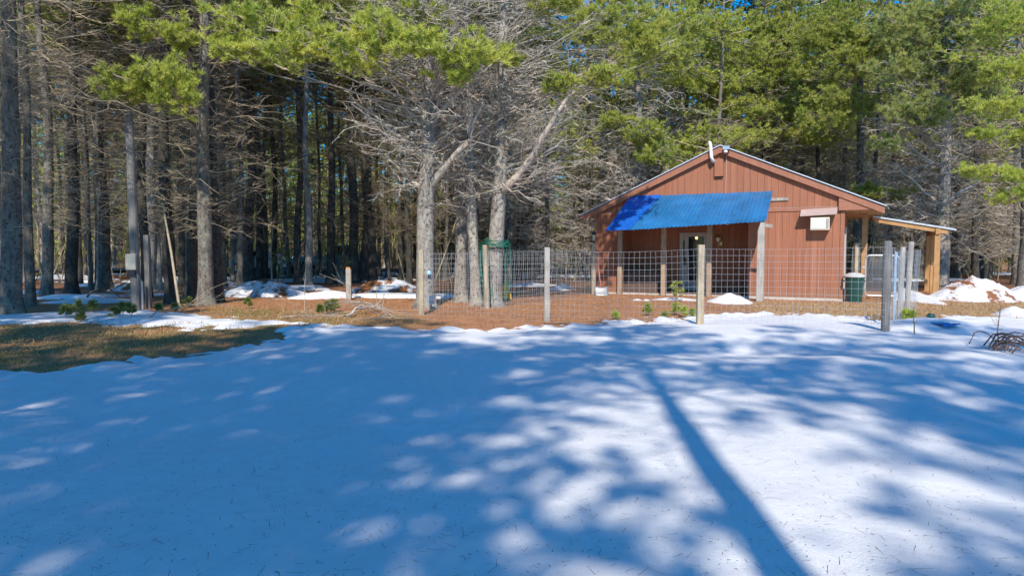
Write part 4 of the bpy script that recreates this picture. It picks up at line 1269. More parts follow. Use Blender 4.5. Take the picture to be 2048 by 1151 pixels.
# air conditioner with its board hood
t0, z0 = fac(1620, 460, 0.37); t1, z1 = fac(1659, 434, 0.37)
ac = thing('air_conditioner', 'cream window air conditioner sticking out of the brown wall', 'air conditioner', loc2w((t0 + t1) / 2, 0, z0), ROT)
hw = (t1 - t0) / 2; hh = z1 - z0
w = MB(); w.box(-hw, hw, -0.36, -0.02, 0, hh); w.build('case', M['cream'], ac, bevel=0.008)
w = MB(); w.box(-hw + 0.02, hw - 0.10, -0.375, -0.362, 0.03, hh - 0.03); w.build('front_panel', M['white'], ac)
for i in range(5):
    w = MB(); zz0 = 0.05 + i * (hh - 0.09) / 5; w.box(-hw + 0.03, hw - 0.11, -0.380, -0.376, zz0, zz0 + 0.012); w.build('louvre', M['cream'], ac)
w = MB(); w.box(hw - 0.09, hw - 0.02, -0.370, -0.362, 0.04, hh - 0.04); w.build('control_panel', M['grey_plastic'], ac)
t0, z0 = fac(1600, 432, 0.40); t1, z1 = fac(1675, 415, 0.03)
w = MB(); w.hexa([(t0, -0.42, z0 - 0.01), (t1, -0.42, z0 + 0.03), (t1, -0.055, z1 - 0.03), (t0, -0.055, z1 - 0.06), (t0, -0.42, z0 + 0.025), (t1, -0.42, z0 + 0.065), (t1, -0.055, z1 + 0.0), (t0, -0.055, z1 - 0.03)])
w.build('hood_board', M['peeling'], house)

# things in the recessed porch
t0, _ = fac(1244, 560, -0.55); t1, _ = fac(1322, 560, -0.55)
cvb = thing('covered_bench', 'dark brown cover draped over a bench on the shaded porch', 'bench', loc2w((t0 + t1) / 2, 0.62, 0.085), ROT)
hw = (t1 - t0) / 2
mb = MB(); NU, NV = 24, 12
ring = []
for j, (s, zz0) in enumerate([(1.0, 0.0), (1.0, 0.2), (0.99, 0.4), (0.985, 0.6), (0.96, 0.68), (0.85, 0.70)]):
    for i in range(40):
        a_ = 2 * PI * i / 40
        cx = math.copysign(abs(math.cos(a_)) ** 0.25, math.cos(a_)); cy = math.copysign(abs(math.sin(a_)) ** 0.25, math.sin(a_))
        fold = 0.012 * math.sin(i * 2.3) * (1 - zz0)
        dz = 0.035 * math.sin(cx * 2.1 + 0.6) if zz0 > 0.55 else 0
        mb.V.append((cx * hw * s + fold, cy * (0.34 * s) + fold, zz0 + dz))
for j in range(5):
    for i in range(40):
        i2 = (i + 1) % 40; mb.F.append((j * 40 + i, j * 40 + i2, (j + 1) * 40 + i2, (j + 1) * 40 + i))
mb.F.append(tuple(5 * 40 + i for i in range(40)))
mb.build('cover', M['dark_brown'], cvb, smooth=True)
for sx1 in (-1, 1):
    w = MB(); w.box(sx1 * hw * 0.9 - 0.03, sx1 * hw * 0.9 + 0.03, -0.2, -0.14, 0.0, 0.4)
    w.build('bench_leg', M['old_wood_tan'], cvb)

# ------------------------------------------------------------------ lean-to
lt = thing('lean_to', 'open wooden lean-to shelter with sloping metal roof beside the cabin', 'shelter', loc2w(0, 0, 0), ROT)
LT0, LZ0, LT1, LZ1, LD0, LD1 = 5.25, 2.62, 7.55, 2.16, 3.0, 6.6
w = MB(); w.hexa(slope_box(LT0, LZ0, LT1, LZ1, LD0, LD1, 0.018)); ltr = w.build('roof', mat_plain('lean_metal', (0.30, 0.40, 0.36), 0.4, 0.4, var=0.1, bmp=0), lt)
w = MB(); w.hexa(slope_box(LT0, LZ0 + 0.012, LT1 + 0.03, LZ1 + 0.006, LD0 - 0.02, LD0 - 0.002, 0.05)); w.build('edge_trim', M['drip_edge'], ltr)
for i in range(8):
    f0 = i / 8; f1 = (i + 0.96) / 8
    ta, tb = LT0 + (LT1 - 0.3 - LT0) * f0, LT0 + (LT1 - 0.3 - LT0) * f1
    za = LZ0 + (LZ1 - LZ0) * (ta - LT0) / (LT1 - LT0) - 0.022; zb_ = LZ0 + (LZ1 - LZ0) * (tb - LT0) / (LT1 - LT0) - 0.022
    w = MB(); w.hexa(slope_box(ta, za, tb, zb_, LD0 + 0.02, LD1, 0.02)); w.build('roof_board', M['new_wood'], lt)
w = MB(); w.hexa(slope_box(LT0 + 0.05, LZ0 - 0.055, 7.35, LZ1 + 0.04 - 0.055, LD0 + 0.03, LD0 + 0.08, 0.14)); w.build('rafter', M['new_wood'], lt)
w = MB(); w.box(7.03, 7.15, LD0 - 0.05, LD1, LZ1 - 0.16, LZ1 + 0.02); w.build('beam', M['new_wood'], lt)
for dd in (LD0 + 0.08, LD0 + 1.25, LD0 + 3.3):
    w = MB(); w.cbox(7.01, 7.17, dd - 0.08, dd + 0.08, -0.1, LZ1 - 0.163); w.build('post', M['new_wood'], lt)

# ------------------------------------------------------------------ wire fence
fence = thing('wire_fence', 'welded wire fence on weathered wooden posts round the yard', 'fence', (0, 0, 0))
def fpost(px, py_base, Y, r, ztop, mat='old_wood', lean=(0, 0), square=False):
    v = at(px, py_base, Y); x = v.x
    zb_ = surf_z(x, Y) - 0.25
    w = MB()
    if square: w.cbox(x - r, x + r, Y - r, Y + r, zb_, ztop)
    else:
        zs = [zb_ + (ztop - zb_) * i / 8 for i in range(9)]
        w.tube([(x + lean[0] * (q - zb_), Y + lean[1] * (q - zb_), q) for q in zs] + [(x + lean[0] * (ztop - zb_), Y + lean[1] * (ztop - zb_), ztop + 0.012)], [r * (1 + 0.03 * math.sin(i * 2.1 + px)) for i in range(9)] + [r * 0.75], 10)
    o = w.build('post', M[mat], fence, smooth=False)
    return (x, Y)
P4 = fpost(1772, 600, 11.4, 0.068, 1.64, 'grey_wood')
P3 = fpost(1400, 600, 13.0, 0.060, 1.60, 'old_wood_tan', square=True)
P2 = fpost(1094, 600, 14.3, 0.056, 1.56, 'old_wood', square=True)
P1 = fpost(843, 600, 15.6, 0.055, 1.50, 'old_wood_tan', square=True)
P5 = fpost(975, 600, 17.6, 0.065, 1.62, 'old_wood_tan', lean=(-0.035, 0.0))
P6 = fpost(1187, 582, 22.6, 0.075, 1.72, 'old_wood_tan')
P7 = fpost(1799, 600, 13.5, 0.050, 1.55, 'old_wood', lean=(0.02, 0))
P8 = fpost(1813, 600, 14.0, 0.053, 1.66, 'old_wood', lean=(0.03, 0))
def wire_span(A, B, z0, z1, sag=0.03, dx=0.102, buckle=0.0, rw=0.0018, seed=0, front=-0.06):
    A = np.array(A); B = np.array(B)
    L = np.hypot(*(B - A)); e = (B - A) / L; nn = np.array([e[1], -e[0]])
    if nn[1] > 0: nn = -nn
    nh = 13
    hz = np.concatenate([np.linspace(0, 0.5, 6, endpoint=False), np.linspace(0.5, 1, nh - 6)])
    ns = max(8, int(L / 0.1))
    u = np.linspace(0, 1, ns + 1)
    zb0 = np.array([surf_z(*(A + (B - A) * q)) for q in (0, 0.25, 0.5, 0.75, 1)])
    zb_ = np.interp(u, [0, 0.25, 0.5, 0.75, 1], zb0) + 0.01
    def pos(uu, h):
        top = z0[1] * (1 - uu) + z1[1] * uu - sag * np.sin(PI * uu)
        bot = np.interp(uu, u, zb_)
        z = bot + (top - bot) * h
        off = buckle * np.sin(uu * 9 + h * 2.5 + seed) * (0.4 + h) + 0.010 * np.sin(uu * 31 + h * 9)
        sk = buckle * 0.6 * (h - 0.2) * np.sin(uu * 5 + 1)
        p = A[:, None] + e[:, None] * (uu * L + sk) + nn[:, None] * (0.062 + off)
        return np.stack([p[0], p[1], z], -1)
    HV = np.stack([pos(u, np.full_like(u, h)) for h in hz])
    V1, F1 = tubes(HV, np.full(HV.shape[:2], rw), 4)
    nv = int(L / dx); uv = np.linspace(0, 1, nv + 1)
    hh_ = np.linspace(0, 1, 7)
    VV = np.stack([pos(uv, np.full_like(uv, h)) for h in hh_], 1)
    V2, F2 = tubes(VV, np.full(VV.shape[:2], rw), 4)
    me = np_mesh('wire_mesh', np.concatenate([V1, V2]), [np.concatenate([F1, F2 + len(V1)])], True)
    return tag(link('wire_mesh', me, M['wire'], fence), kind='stuff')
wire_span(P1, P2, (0, 1.42), (0, 1.47), 0.02)
wire_span(P2, P3, (0, 1.50), (0, 1.52), 0.05, buckle=0.05, seed=2)
wire_span(P3, P4, (0, 1.52), (0, 1.55), 0.02)
wire_span(P1, P5, (0, 1.42), (0, 1.48), 0.02, buckle=0.09, seed=1)
wire_span(P5, P6, (0, 1.50), (0, 1.52), 0.03, buckle=0.04, seed=3, rw=0.0026)
wire_span(P4, P7, (0, 1.55), (0, 1.45), 0.02)
wire_span(P7, P8, (0, 1.5), (0, 1.5), 0.02)
# loose roll of mesh at the back post
v = at(1823, 600, 14.2)
zb_ = surf_z(v.x, v.y)
RV = []
uu = np.linspace(0, 4 * PI, 60)
for h in np.linspace(0, 1, 14):
    rr = 0.055 + 0.004 * uu
    RV.append(np.stack([v.x + rr * np.cos(uu) + 0.07 * (h - 0.4), v.y + rr * np.sin(uu), np.full_like(uu, zb_ + 0.1 + 1.35 * h)], -1))
RV = np.stack(RV); V1, F1 = tubes(RV, np.full(RV.shape[:2], 0.0018), 3)
VV = np.stack([RV[:, i] for i in range(0, 60, 2)]); V2, F2 = tubes(VV, np.full(VV.shape[:2], 0.0018), 3)
rollm = np_mesh('wire_roll', np.concatenate([V1, V2]), [np.concatenate([F1, F2 + len(V1)])], True)
ro_ = link('wire_roll', rollm, M['wire']); tag(ro_, 'loose upright roll of wire mesh against the back fence posts', 'wire roll')
# steel T-post
v = at(1789, 600, 13.0); zb_ = surf_z(v.x, v.y)
tpst = MB(); tpst.box(v.x - 0.022, v.x + 0.022, v.y - 0.004, v.y + 0.004, zb_ - 0.2, zb_ + 1.38).box(v.x - 0.004, v.x + 0.004, v.y + 0.0045, v.y + 0.035, zb_ - 0.2, zb_ + 1.38)
for i in range(16): tpst.box(v.x - 0.010, v.x + 0.010, v.y - 0.012, v.y - 0.0045, zb_ + 0.1 + i * 0.08, zb_ + 0.12 + i * 0.08)
tag(tpst.build('steel_post', M['blue_grey']), 'thin bluish steel fence post behind the dark corner post', 'post')

# chain-link gate
gp0 = at(1729, 590, 20.8); gp1 = at(1797, 590, 20.5)
gz0, gz1 = 0.12, 1.34
gate = thing('chain_link_gate', 'small chain-link gate with rounded tube frame beside the dustbin', 'gate', (gp0.x, gp0.y, gz0), math.atan2(gp1.y - gp0.y, gp1.x - gp0.x))
gw = math.hypot(gp1.x - gp0.x, gp1.y - gp0.y); gh = gz1 - gz0; rr = 0.12
pts = []
for (cx, cz, a0) in ((gw - rr, rr, -90), (gw - rr, gh - rr, 0), (rr, gh - rr, 90), (rr, rr, 180)):
    for i in range(6):
        a_ = R_(a0 + i * 18); pts.append((cx + rr * math.cos(a_), 0, cz + rr * math.sin(a_)))
pts.append(pts[0]); pts.append(pts[1])
w = MB(); w.tube(pts, 0.021, 8, cap=False); w.build('frame', M['galv'], gate, smooth=True)
segs = []
s_ = 0.075
for k in range(-40, 60):
    for sg in (1, -1):
        x0 = k * s_
        lo = max(0.02, x0 if sg == 1 else x0 - gh); hi = min(gw - 0.02, x0 + gh if sg == 1 else x0)
        if hi - lo < 0.02: continue
        za = (lo - x0) if sg == 1 else (x0 - lo); zb2 = (hi - x0) if sg == 1 else (x0 - hi)
        za = min(max(za, 0.02), gh - 0.02); zb2 = min(max(zb2, 0.02), gh - 0.02)
        if abs(zb2 - za) < 0.02: continue
        segs.append([(lo, 0.004 * sg, za), (hi, 0.004 * sg, zb2)])
segs = np.array(segs, float)
V1, F1 = tubes(segs, np.full(segs.shape[:2], 0.0035), 4)
cl = link('chain_link', np_mesh('chain_link', V1, [F1], True), M['galv'], gate); tag(cl, kind='stuff')
for hz_ in (0.25, gh - 0.35):
    w = MB(); w.box(-0.09, 0.0, -0.02, 0.02, hz_ - 0.02, hz_ + 0.02); w.build('hinge', M['galv'], gate)

# light wooden stake behind the dustbin
v = at(1711, 550, 21.0)
w = MB(); w.cbox(v.x - 0.05, v.x + 0.05, v.y - 0.05, v.y + 0.05, -0.1, 1.72)
tag(w.build('wooden_stake', M['old_wood_tan']), 'pale squared wooden stake standing behind the green dustbin', 'post')

# dustbin
bx, by, _ = loc2w(4.78, -0.12, 0)
can = thing('dustbin', 'dark green plastic dustbin with a snow-dusted grey lid at the cabin corner', 'dustbin', (bx, by, surf_z(bx, by)))
w = MB(); w.lathe([(0.20, 0.0), (0.215, 0.02), (0.262, 0.70), (0.28, 0.71), (0.28, 0.745), (0.265, 0.75)], 24); w.build('bin', M['green_plastic'], can, smooth=False)
w = MB(); w.lathe([(0.292, 0.74), (0.295, 0.775), (0.27, 0.80), (0.15, 0.855), (0.03, 0.87)], 24); w.build('lid', M['concrete'], can, smooth=False)
for sg in (-1, 1):
    w = MB(); w.box(sg * 0.285 - 0.02, sg * 0.285 + 0.02, -0.06, 0.06, 0.60, 0.64); w.build('handle', M['green_plastic'], can)

# snow shovel leaning at the cabin corner
a = at(1202, 577, 22.3); top = at(1194, 503, 22.75)
sh = thing('snow_shovel', 'snow shovel with red handle and grey scoop leaning by the lantern post', 'shovel', (a.x, a.y, surf_z(a.x, a.y)))
dx_, dy_, dz_ = top.x - a.x, top.y - a.y, top.z - sh.location.z
w = MB(); w.tube([(0, 0, 0.20), (dx_ * 0.95, dy_ * 0.95, dz_ * 0.93)], 0.016, 8); w.build('handle', M['red_paint'], sh, smooth=True)
w = MB(); w.tube([(dx_ * 0.95, dy_ * 0.95, dz_ * 0.93), (dx_ * 0.97 - 0.05, dy_ * 0.97, dz_ * 0.96), (dx_ - 0.06, dy_, dz_ + 0.03), (dx_ + 0.06, dy_, dz_ + 0.03), (dx_ * 0.97 + 0.05, dy_ * 0.97, dz_ * 0.96), (dx_ * 0.95, dy_ * 0.95, dz_ * 0.93)], 0.016, 8); w.build('grip', M['black'], sh, smooth=True)
mb = MB()
for j in range(6):
    for i in range(9):
        u = i / 8 * 2 - 1; vv = j / 5
        mb.V.append((u * (0.225 - 0.03 * (1 - vv) * 0), -0.10 - 0.10 * (1 - vv) ** 2 + 0.10 * vv + 0.05 * u * u - 0.04, 0.0 + 0.30 * vv - 0.03 * (1 - u * u) * vv))
for j in range(5):
    for i in range(8): mb.F.append((j * 9 + i, j * 9 + i + 1, (j + 1) * 9 + i + 1, (j + 1) * 9 + i))
o = mb.build('scoop', M['grey_metal'], sh, smooth=True); s = o.modifiers.new('thick', 'SOLIDIFY'); s.thickness = 0.006
# lantern on the fence post at the cabin corner
lan = thing('post_lantern', 'small black lantern on top of the fence post at the cabin corner', 'lantern', (P6[0], P6[1], 1.735))
w = MB(); w.lathe([(0.05, 0.0), (0.06, 0.02), (0.02, 0.04), (0.03, 0.07)], 8).lathe([(0.075, 0.27), (0.09, 0.28), (0.03, 0.37), (0.01, 0.42)], 8); w.build('lantern_body', M['black'], lan)
w = MB(); w.lathe([(0.045, 0.07), (0.068, 0.269)], 6); w.build('lantern_glass', M['frost'], lan)
for i in range(6):
    a_ = i * PI / 3; w = MB(); w.tube([(0.05 * math.cos(a_), 0.05 * math.sin(a_), 0.07), (0.073 * math.cos(a_), 0.073 * math.sin(a_), 0.27)], 0.006, 4); w.build('lantern_bar', M['black'], lan)

# garden hose on the tree
hx, hy, hz = HOSE_TREE.location
hose = thing('garden_hose', 'green garden hose looped round the grey pine and hanging down', 'hose', (hx, hy, hz))
rgh = np.random.default_rng(5)
ctop = at(990, 483, 18.1).z - hz
for i in range(8):
    rr = 0.27 + 0.07 * rgh.random(); zt = ctop + rgh.normal(0, 0.03)
    pts = []
    for k in range(33):
        a_ = 2 * PI * k / 32
        pts.append((0.03 + rr * (1.05 + 0.15 * math.cos(a_)) * math.cos(a_), rr * math.sin(a_), zt + 0.03 * math.sin(a_ * 2 + i) - 0.03 * math.cos(a_) - 0.05 * max(0, -math.sin(a_))))
    w = MB(); w.tube(pts, 0.010, 6, cap=False); w.build('coil', M['hose_green'], hose, smooth=True)
for i in range(8):
    left_ = i < 6
    x0 = (-0.36 + 0.16 * rgh.random()) if left_ else (0.30 + 0.1 * rgh.random())
    y0 = -0.16 - 0.2 * rgh.random()
    zl = rgh.uniform(0.03, 0.25) if i % 3 else rgh.uniform(0.5, 0.9)
    w_ = rgh.uniform(0.04, 0.16)
    dr = rgh.normal(0.10 if left_ else 0.0, 0.06)
    pts = []
    for q in np.linspace(0, 1, 22):
        hgt = 1 - (4 * (q - 0.5) ** 2) ** 1.6
        pts.append((x0 + (q - 0.5) * 2 * w_ * (0.5 + 0.6 * hgt) + dr * hgt + 0.012 * math.sin(7 * q + i), y0 - 0.05 * hgt, ctop + (zl - ctop) * hgt))
    w = MB(); w.tube(pts, 0.009, 6); w.build('hanging_loop', M['hose_green'], hose, smooth=True)

# yellow plastic toys behind the fence
def toy(px, py, Y, w_, h_, label):
    v = at(px, py, Y); z = surf_z(v.x, Y)
    o = thing('toy_slide', label, 'toy', (v.x, Y, z))
    mb = MB(); mb.extrude([(-w_ / 2, 0, 0.0), (w_ / 2, 0, 0.0), (w_ / 2 * 0.9, 0, h_ * 0.35), (w_ * 0.15, 0, h_ * 0.55), (w_ * 0.1, 0, h_), (-w_ * 0.45, 0, h_)], (0, 0.4, 0)); mb.build('shell', M['yellow_plastic'], o, bevel=0.02)
    mb = MB(); mb.box(-w_ * 0.35, w_ * 0.0, -0.02, -0.001, h_ * 0.6, h_ * 0.9); mb.build('panel', M['yellow_plastic'], o)
toy(1014, 572, 20.6, 0.30, 0.50, 'yellow plastic toy right of the hose tree behind the mesh')
toy(957, 572, 20.8, 0.20, 0.46, 'narrow yellow plastic toy left of the hose tree behind the mesh')
# blue insulator and can on the big pine
v = at(858, 545, 17.28)
ins = MB(); ins.lathe([(0.02, -0.06), (0.055, -0.05), (0.06, 0.0), (0.045, 0.04), (0.015, 0.06)], 12)
o = ins.build('insulator_cap', mat_plain('pale_blue', (0.35, 0.60, 0.80), 0.4), smooth=True); o.location = v; tag(o, 'pale blue plastic cap fixed to the stout grey pine', 'cap')
v = at(862, 600, 16.9); z = surf_z(v.x, v.y)
pc = thing('metal_pail', 'small grey pail on a stake at the foot of the stout pine', 'pail', (v.x, v.y, z))
w = MB(); w.lathe([(0.075, 0.16), (0.095, 0.36), (0.10, 0.37)], 14); w.build('pail', M['blue_grey'], pc)
w = MB(); w.box(-0.025, 0.025, -0.02, 0.02, -0.1, 0.159); w.build('stake', M['black'], pc)

# ------------------------------------------------------------------ left side: utility pole, stick, short post
def base(px, Y): 
    x = at(px, 600, Y).x; return x, Y, surf_z(x, Y)
x, y, z = base(272, 17.4)
pole = thing('utility_pole', 'weathered grey utility pole with a small box, standing before the wood', 'pole', (x, y, z))
w = MB(); w.tube([(0.0, 0, -0.3), (0, 0, 0.6), (0, 0, 1.5), (-0.02, 0, 3.2), (-0.035, 0, 5.5)], [0.125, 0.12, 0.112, 0.10, 0.085], 12); w.build('shaft', M['grey_wood'], pole)
w = MB(); w.cbox(-0.135, 0.125, -0.20, -0.105, 1.02, 1.42, 0.012); mb_ = w.build('meter_box', M['grey_plastic'], pole)
w = MB(); w.box(-0.09, 0.08, -0.18, -0.11, 0.88, 1.015); w.build('outlet', M['black'], mb_)
w = MB(); w.cbox(0.14, 0.27, 0.16, 0.28, -0.2, 1.9); w.build('backing_post', M['grey_wood'], pole)
w = MB(); w.tube([(0.185, -0.03, -0.1), (0.185, -0.03, 0.72)], 0.028, 10); w.build('conduit', M['grey_metal'], pole)
a = at(360, 617, 17.0); c = at(325, 405, 18.9)
stk = MB(); stk.tube([(a.x, a.y, surf_z(a.x, a.y) - 0.03), ((a.x + c.x) / 2 + 0.02, (a.y + c.y) / 2, (a.z + c.z) / 2 - 0.02), (c.x, c.y, c.z)], [0.035, 0.032, 0.022], 8)
tag(stk.build('leaning_stick', M['old_wood_tan'], smooth=True), 'long pale stick leaning against a dark trunk near the pole', 'stick')
x, y, z = base(698, 20.4)
sp_ = thing('short_post', 'short weathered post with an orange top before the snow bank', 'post', (x, y, z))
w = MB(); w.cbox(-0.075, 0.075, -0.06, 0.06, -0.2, 0.93); w.build('shaft', M['old_wood'], sp_)
w = MB(); w.cbox(-0.07, 0.05, -0.05, 0.05, 0.932, 0.98); w.build('top_cap', mat_plain('orange', (0.55, 0.25, 0.06), 0.7), sp_)
#@@SMALL
# ------------------------------------------------------------------ small natural things
rgs = np.random.default_rng(31)
def seedling(px, py, Y, h, label, group=None, mat='needles'):
    x, y, z = base(px, Y)
    t = thing('pine_seedling', label, 'seedling', (x, y, z), 0, group)
    w = MB(); w.tube([(0, 0, -0.03), (0.01, 0, h * 0.5), (0.0, 0, h)], [0.008, 0.006, 0.003], 5); w.build('stem', M['twig'], t)
    n = 16
    zz0 = np.repeat(np.linspace(0.25, 1.0, 4) * h, n // 4); a_ = rgs.uniform(0, 6.28, n)
    D = norm(np.stack([np.cos(a_), np.sin(a_), rgs.uniform(0.2, 0.7, n)], -1))
    L = h * 0.5 * (1.15 - 0.7 * zz0 / h)
    S = np.stack([0 * zz0, 0 * zz0, zz0], -1)
    K = polyl(S, D, L, 4, None, 0.05, rgs)
    pt = Parts(); pt.tube(K, taper(np.full(n, 0.004), L, 4, 0.5), 3)
    Cn, Tn = along(rgs, K, 5, 0.3, 1.0)
    pt.tuft(rgs, Cn, norm(Tn + np.array([0, 0, 0.4])), 12, 0.085, 0.0065)
    link('branches', pt.branch_mesh('branches'), M['twig'], t)
    link('crown', pt.needle_mesh('crown'), M[mat], t)
SG = 'seedlings along the edge of the left wood'
for (px, Y, h) in ((130, 14.6, 0.38), (152, 14.9, 0.5), (186, 15.6, 0.42), (160, 14.2, 0.3), (245, 14.9, 0.4), (262, 14.3, 0.42), (228, 14.5, 0.3), (375, 17.0, 0.5), (350, 16.4, 0.3), (318, 15.6, 0.28), (495, 17.5, 0.42), (656, 15.9, 0.42), (668, 16.3, 0.5), (640, 16.1, 0.3)):
    seedling(px, 0, Y, h * 0.55, 'small green pine seedling at the snowy edge of the left wood', SG, 'needles_dark')
seedling(1353, 0, 19.6, 0.5, 'yellow green pine seedling before the entrance door')
YG = 'seedlings just inside the yard fence'
for (px, Y, h) in ((1295, 15.6, 0.45), (1232, 14.9, 0.25), (1352, 15.8, 0.45), (1366, 15.4, 0.4), (1330, 15.2, 0.2), (1385, 15.3, 0.3)):
    seedling(px, 0, Y, h * 0.5, 'pale green seedling just behind the wire mesh of the yard', YG)
for (px, Y, h) in ((1822, 13.2, 0.28), (1814, 13.3, 0.3)):
    seedling(px, 0, Y, h * 0.7, 'bright yellow green shrublet at the feet of the corner posts', 'shrublets at the corner posts', 'needles')

# fallen branches
def fallen(px0, py0, px1, py1, r, label, seed, n=8, name='fallen_branch', mat='twig_light', lift=0.12, m2=3):
    rg = np.random.default_rng(seed)
    a = ground_at(px0, py0, 0.05); c = ground_at(px1, py1, 0.05)
    L = (c - a).length
    u = np.linspace(0, 1, 8)[:, None]
    P = np.array(a)[None] * (1 - u) + np.array(c)[None] * u
    P[:, 2] = [surf_z(p[0], p[1]) for p in P]; P[:, 2] += r + lift * np.sin(u[:, 0] * PI)
    P[1:-1] += rg.normal(0, 0.03, (6, 3))
    t = thing(name, label, 'branch', tuple(P[0]))
    o = P[0].copy(); P = P - o
    pt = Parts(); pt.tube(P[None], np.linspace(r, r * 0.4, 8)[None], 6)
    link('stem', pt.branch_mesh('stem'), M[mat], t)
    pt = Parts()
    K, l = kids(rg, P[None], np.array([L]), n, 0.1, 1.0, 0.45, flat=0.5)
    K[..., 2] = np.maximum(K[..., 2], -0.02)
    pt.tube(K, taper(np.full(n, r * 0.4), l, 4, 0.4), 4)
    K2, l2 = kids(rg, K, l, m2, 0.2, 1, 0.5); K2[..., 2] = np.maximum(K2[..., 2], -0.02)
    pt.tube(K2, taper(np.full(len(l2), 0.004), l2, 4, 0.4), 3)
    link('twigs', pt.branch_mesh('twigs'), M[mat], t)
fallen(705, 604, 790, 634, 0.025, 'bare fallen branch arching over needles near the fence corner', 1, 16)
fallen(690, 632, 775, 618, 0.035, 'thicker crooked fallen branch beneath the arching bare one', 2, 6)
fallen(560, 632, 690, 628, 0.012, 'low heap of thin dead twigs at the snow edge', 3, 26, lift=0.05)
fallen(300, 640, 420, 610, 0.014, 'thin dark branch lying on snow near the leaning stick', 4, 8, mat='twig')
fallen(175, 600, 240, 590, 0.03, 'dark fallen branch propped near the rough ridged trunk', 5, 6, mat='twig_dark', lift=0.3)
def upright(px, Y, h, label, seed, mat='twig_light'):
    rg = np.random.default_rng(seed); x, y, z = base(px, Y)
    t = thing('dead_sapling', label, 'sapling', (x, y, z))
    S = np.zeros((1, 3)); B = polyl(S, np.array([[0.03, 0, 1.0]]), np.array([h]), 7, None, 0.04, rg)
    pt = Parts(); pt.tube(B, np.linspace(0.011, 0.004, 7)[None], 5); link('stem', pt.branch_mesh('stem'), M[mat], t)
    K, l = kids(rg, B, np.array([h]), 10, 0.3, 1, 0.35, a0=25, a1=50); pt = Parts(); pt.tube(K, taper(np.full(10, 0.004), l, 4, 0.5), 3); link('twigs', pt.branch_mesh('twigs'), M[mat], t)
upright(609, 17.0, 0.95, 'bare pale sapling standing among twigs at the wood edge', 11)
upright(752, 17.0, 0.55, 'short pale dead stem beside the arching fallen branch', 12)
upright(764, 17.2, 0.7, 'taller pale dead stem beside the arching fallen branch', 13)
upright(1831, 11.0, 0.42, 'thin dark stalk poking through snow right of the corner post', 14, 'twig_dark')
upright(2000, 10.2, 0.5, 'thin stalk rising from the dark brush pile', 15, 'twig_dark')

# brush pile on the snow
bp = at(2030, 705, 9.3)
zb_ = surf_z(bp.x, bp.y)
br = thing('brush_pile', 'heap of dark cut twigs lying on the shaded snow', 'brush', (bp.x, bp.y, zb_))
for i in range(22):
    a_ = rgs.normal(0.0, 0.45); L = rgs.uniform(0.35, 0.85)
    x0 = -0.28 + rgs.normal(0, 0.05); y0 = rgs.normal(0, 0.14); z0 = rgs.uniform(0.0, 0.04)
    q = np.linspace(0, 1, 8)
    arc = rgs.uniform(0.05, 0.24)
    pts = [(x0 + L * u_ * math.cos(a_), y0 + L * u_ * math.sin(a_) * 0.5, z0 + arc * math.sin(PI * min(1, u_ * 1.1) ** 0.6) + 0.008) for u_ in q]
    w = MB(); w.tube(pts, [0.011 * (1 - 0.6 * u_) for u_ in q], 5); w.build('twig', M['twig_cut'] if 'twig_cut' in M else M.setdefault('twig_cut', mat_plain('twig_cut', (0.14, 0.085, 0.07), 0.8, bmp=0)), br)

# things dropped on the snow by the corner post
v = ground_at(1861, 644, 0.2); z = surf_z(v.x, v.y)
cap = thing('garden_light', 'small dark green solar light half sunk in snow', 'garden light', (v.x, v.y, z))
w = MB(); w.lathe([(0.06, -0.05), (0.07, 0.05), (0.055, 0.08), (0.05, 0.10)], 12); w.build('lamp_body', M['green_plastic'], cap)
w = MB(); w.lathe([(0.075, 0.05), (0.08, 0.06), (0.07, 0.075)], 12); w.build('rim', M['hose_green'], cap)
v = ground_at(1890, 653, 0.2); z = surf_z(v.x, v.y)
sc_ = thing('tarp_scrap', 'crumpled scrap of blue tarp lying on the sunlit snow', 'tarp', (v.x, v.y, z))
mb = MB()
for j in range(8):
    for i in range(14):
        mb.V.append(((i / 13 - 0.5) * 0.30 + 0.02 * math.sin(j), (j / 7 - 0.5) * 0.42, 0.02 + 0.05 * float(fbm(np.array([i * 0.5]), np.array([j * 0.6]), 8)[0])))
for j in range(7):
    for i in range(13): mb.F.append((j * 14 + i, j * 14 + i + 1, (j + 1) * 14 + i + 1, (j + 1) * 14 + i))
o = mb.build('sheet', mat_plain('tarp_light', (0.05, 0.25, 0.60), 0.4), sc_, smooth=True)
s = o.modifiers.new('thick', 'SOLIDIFY'); s.thickness = 0.004

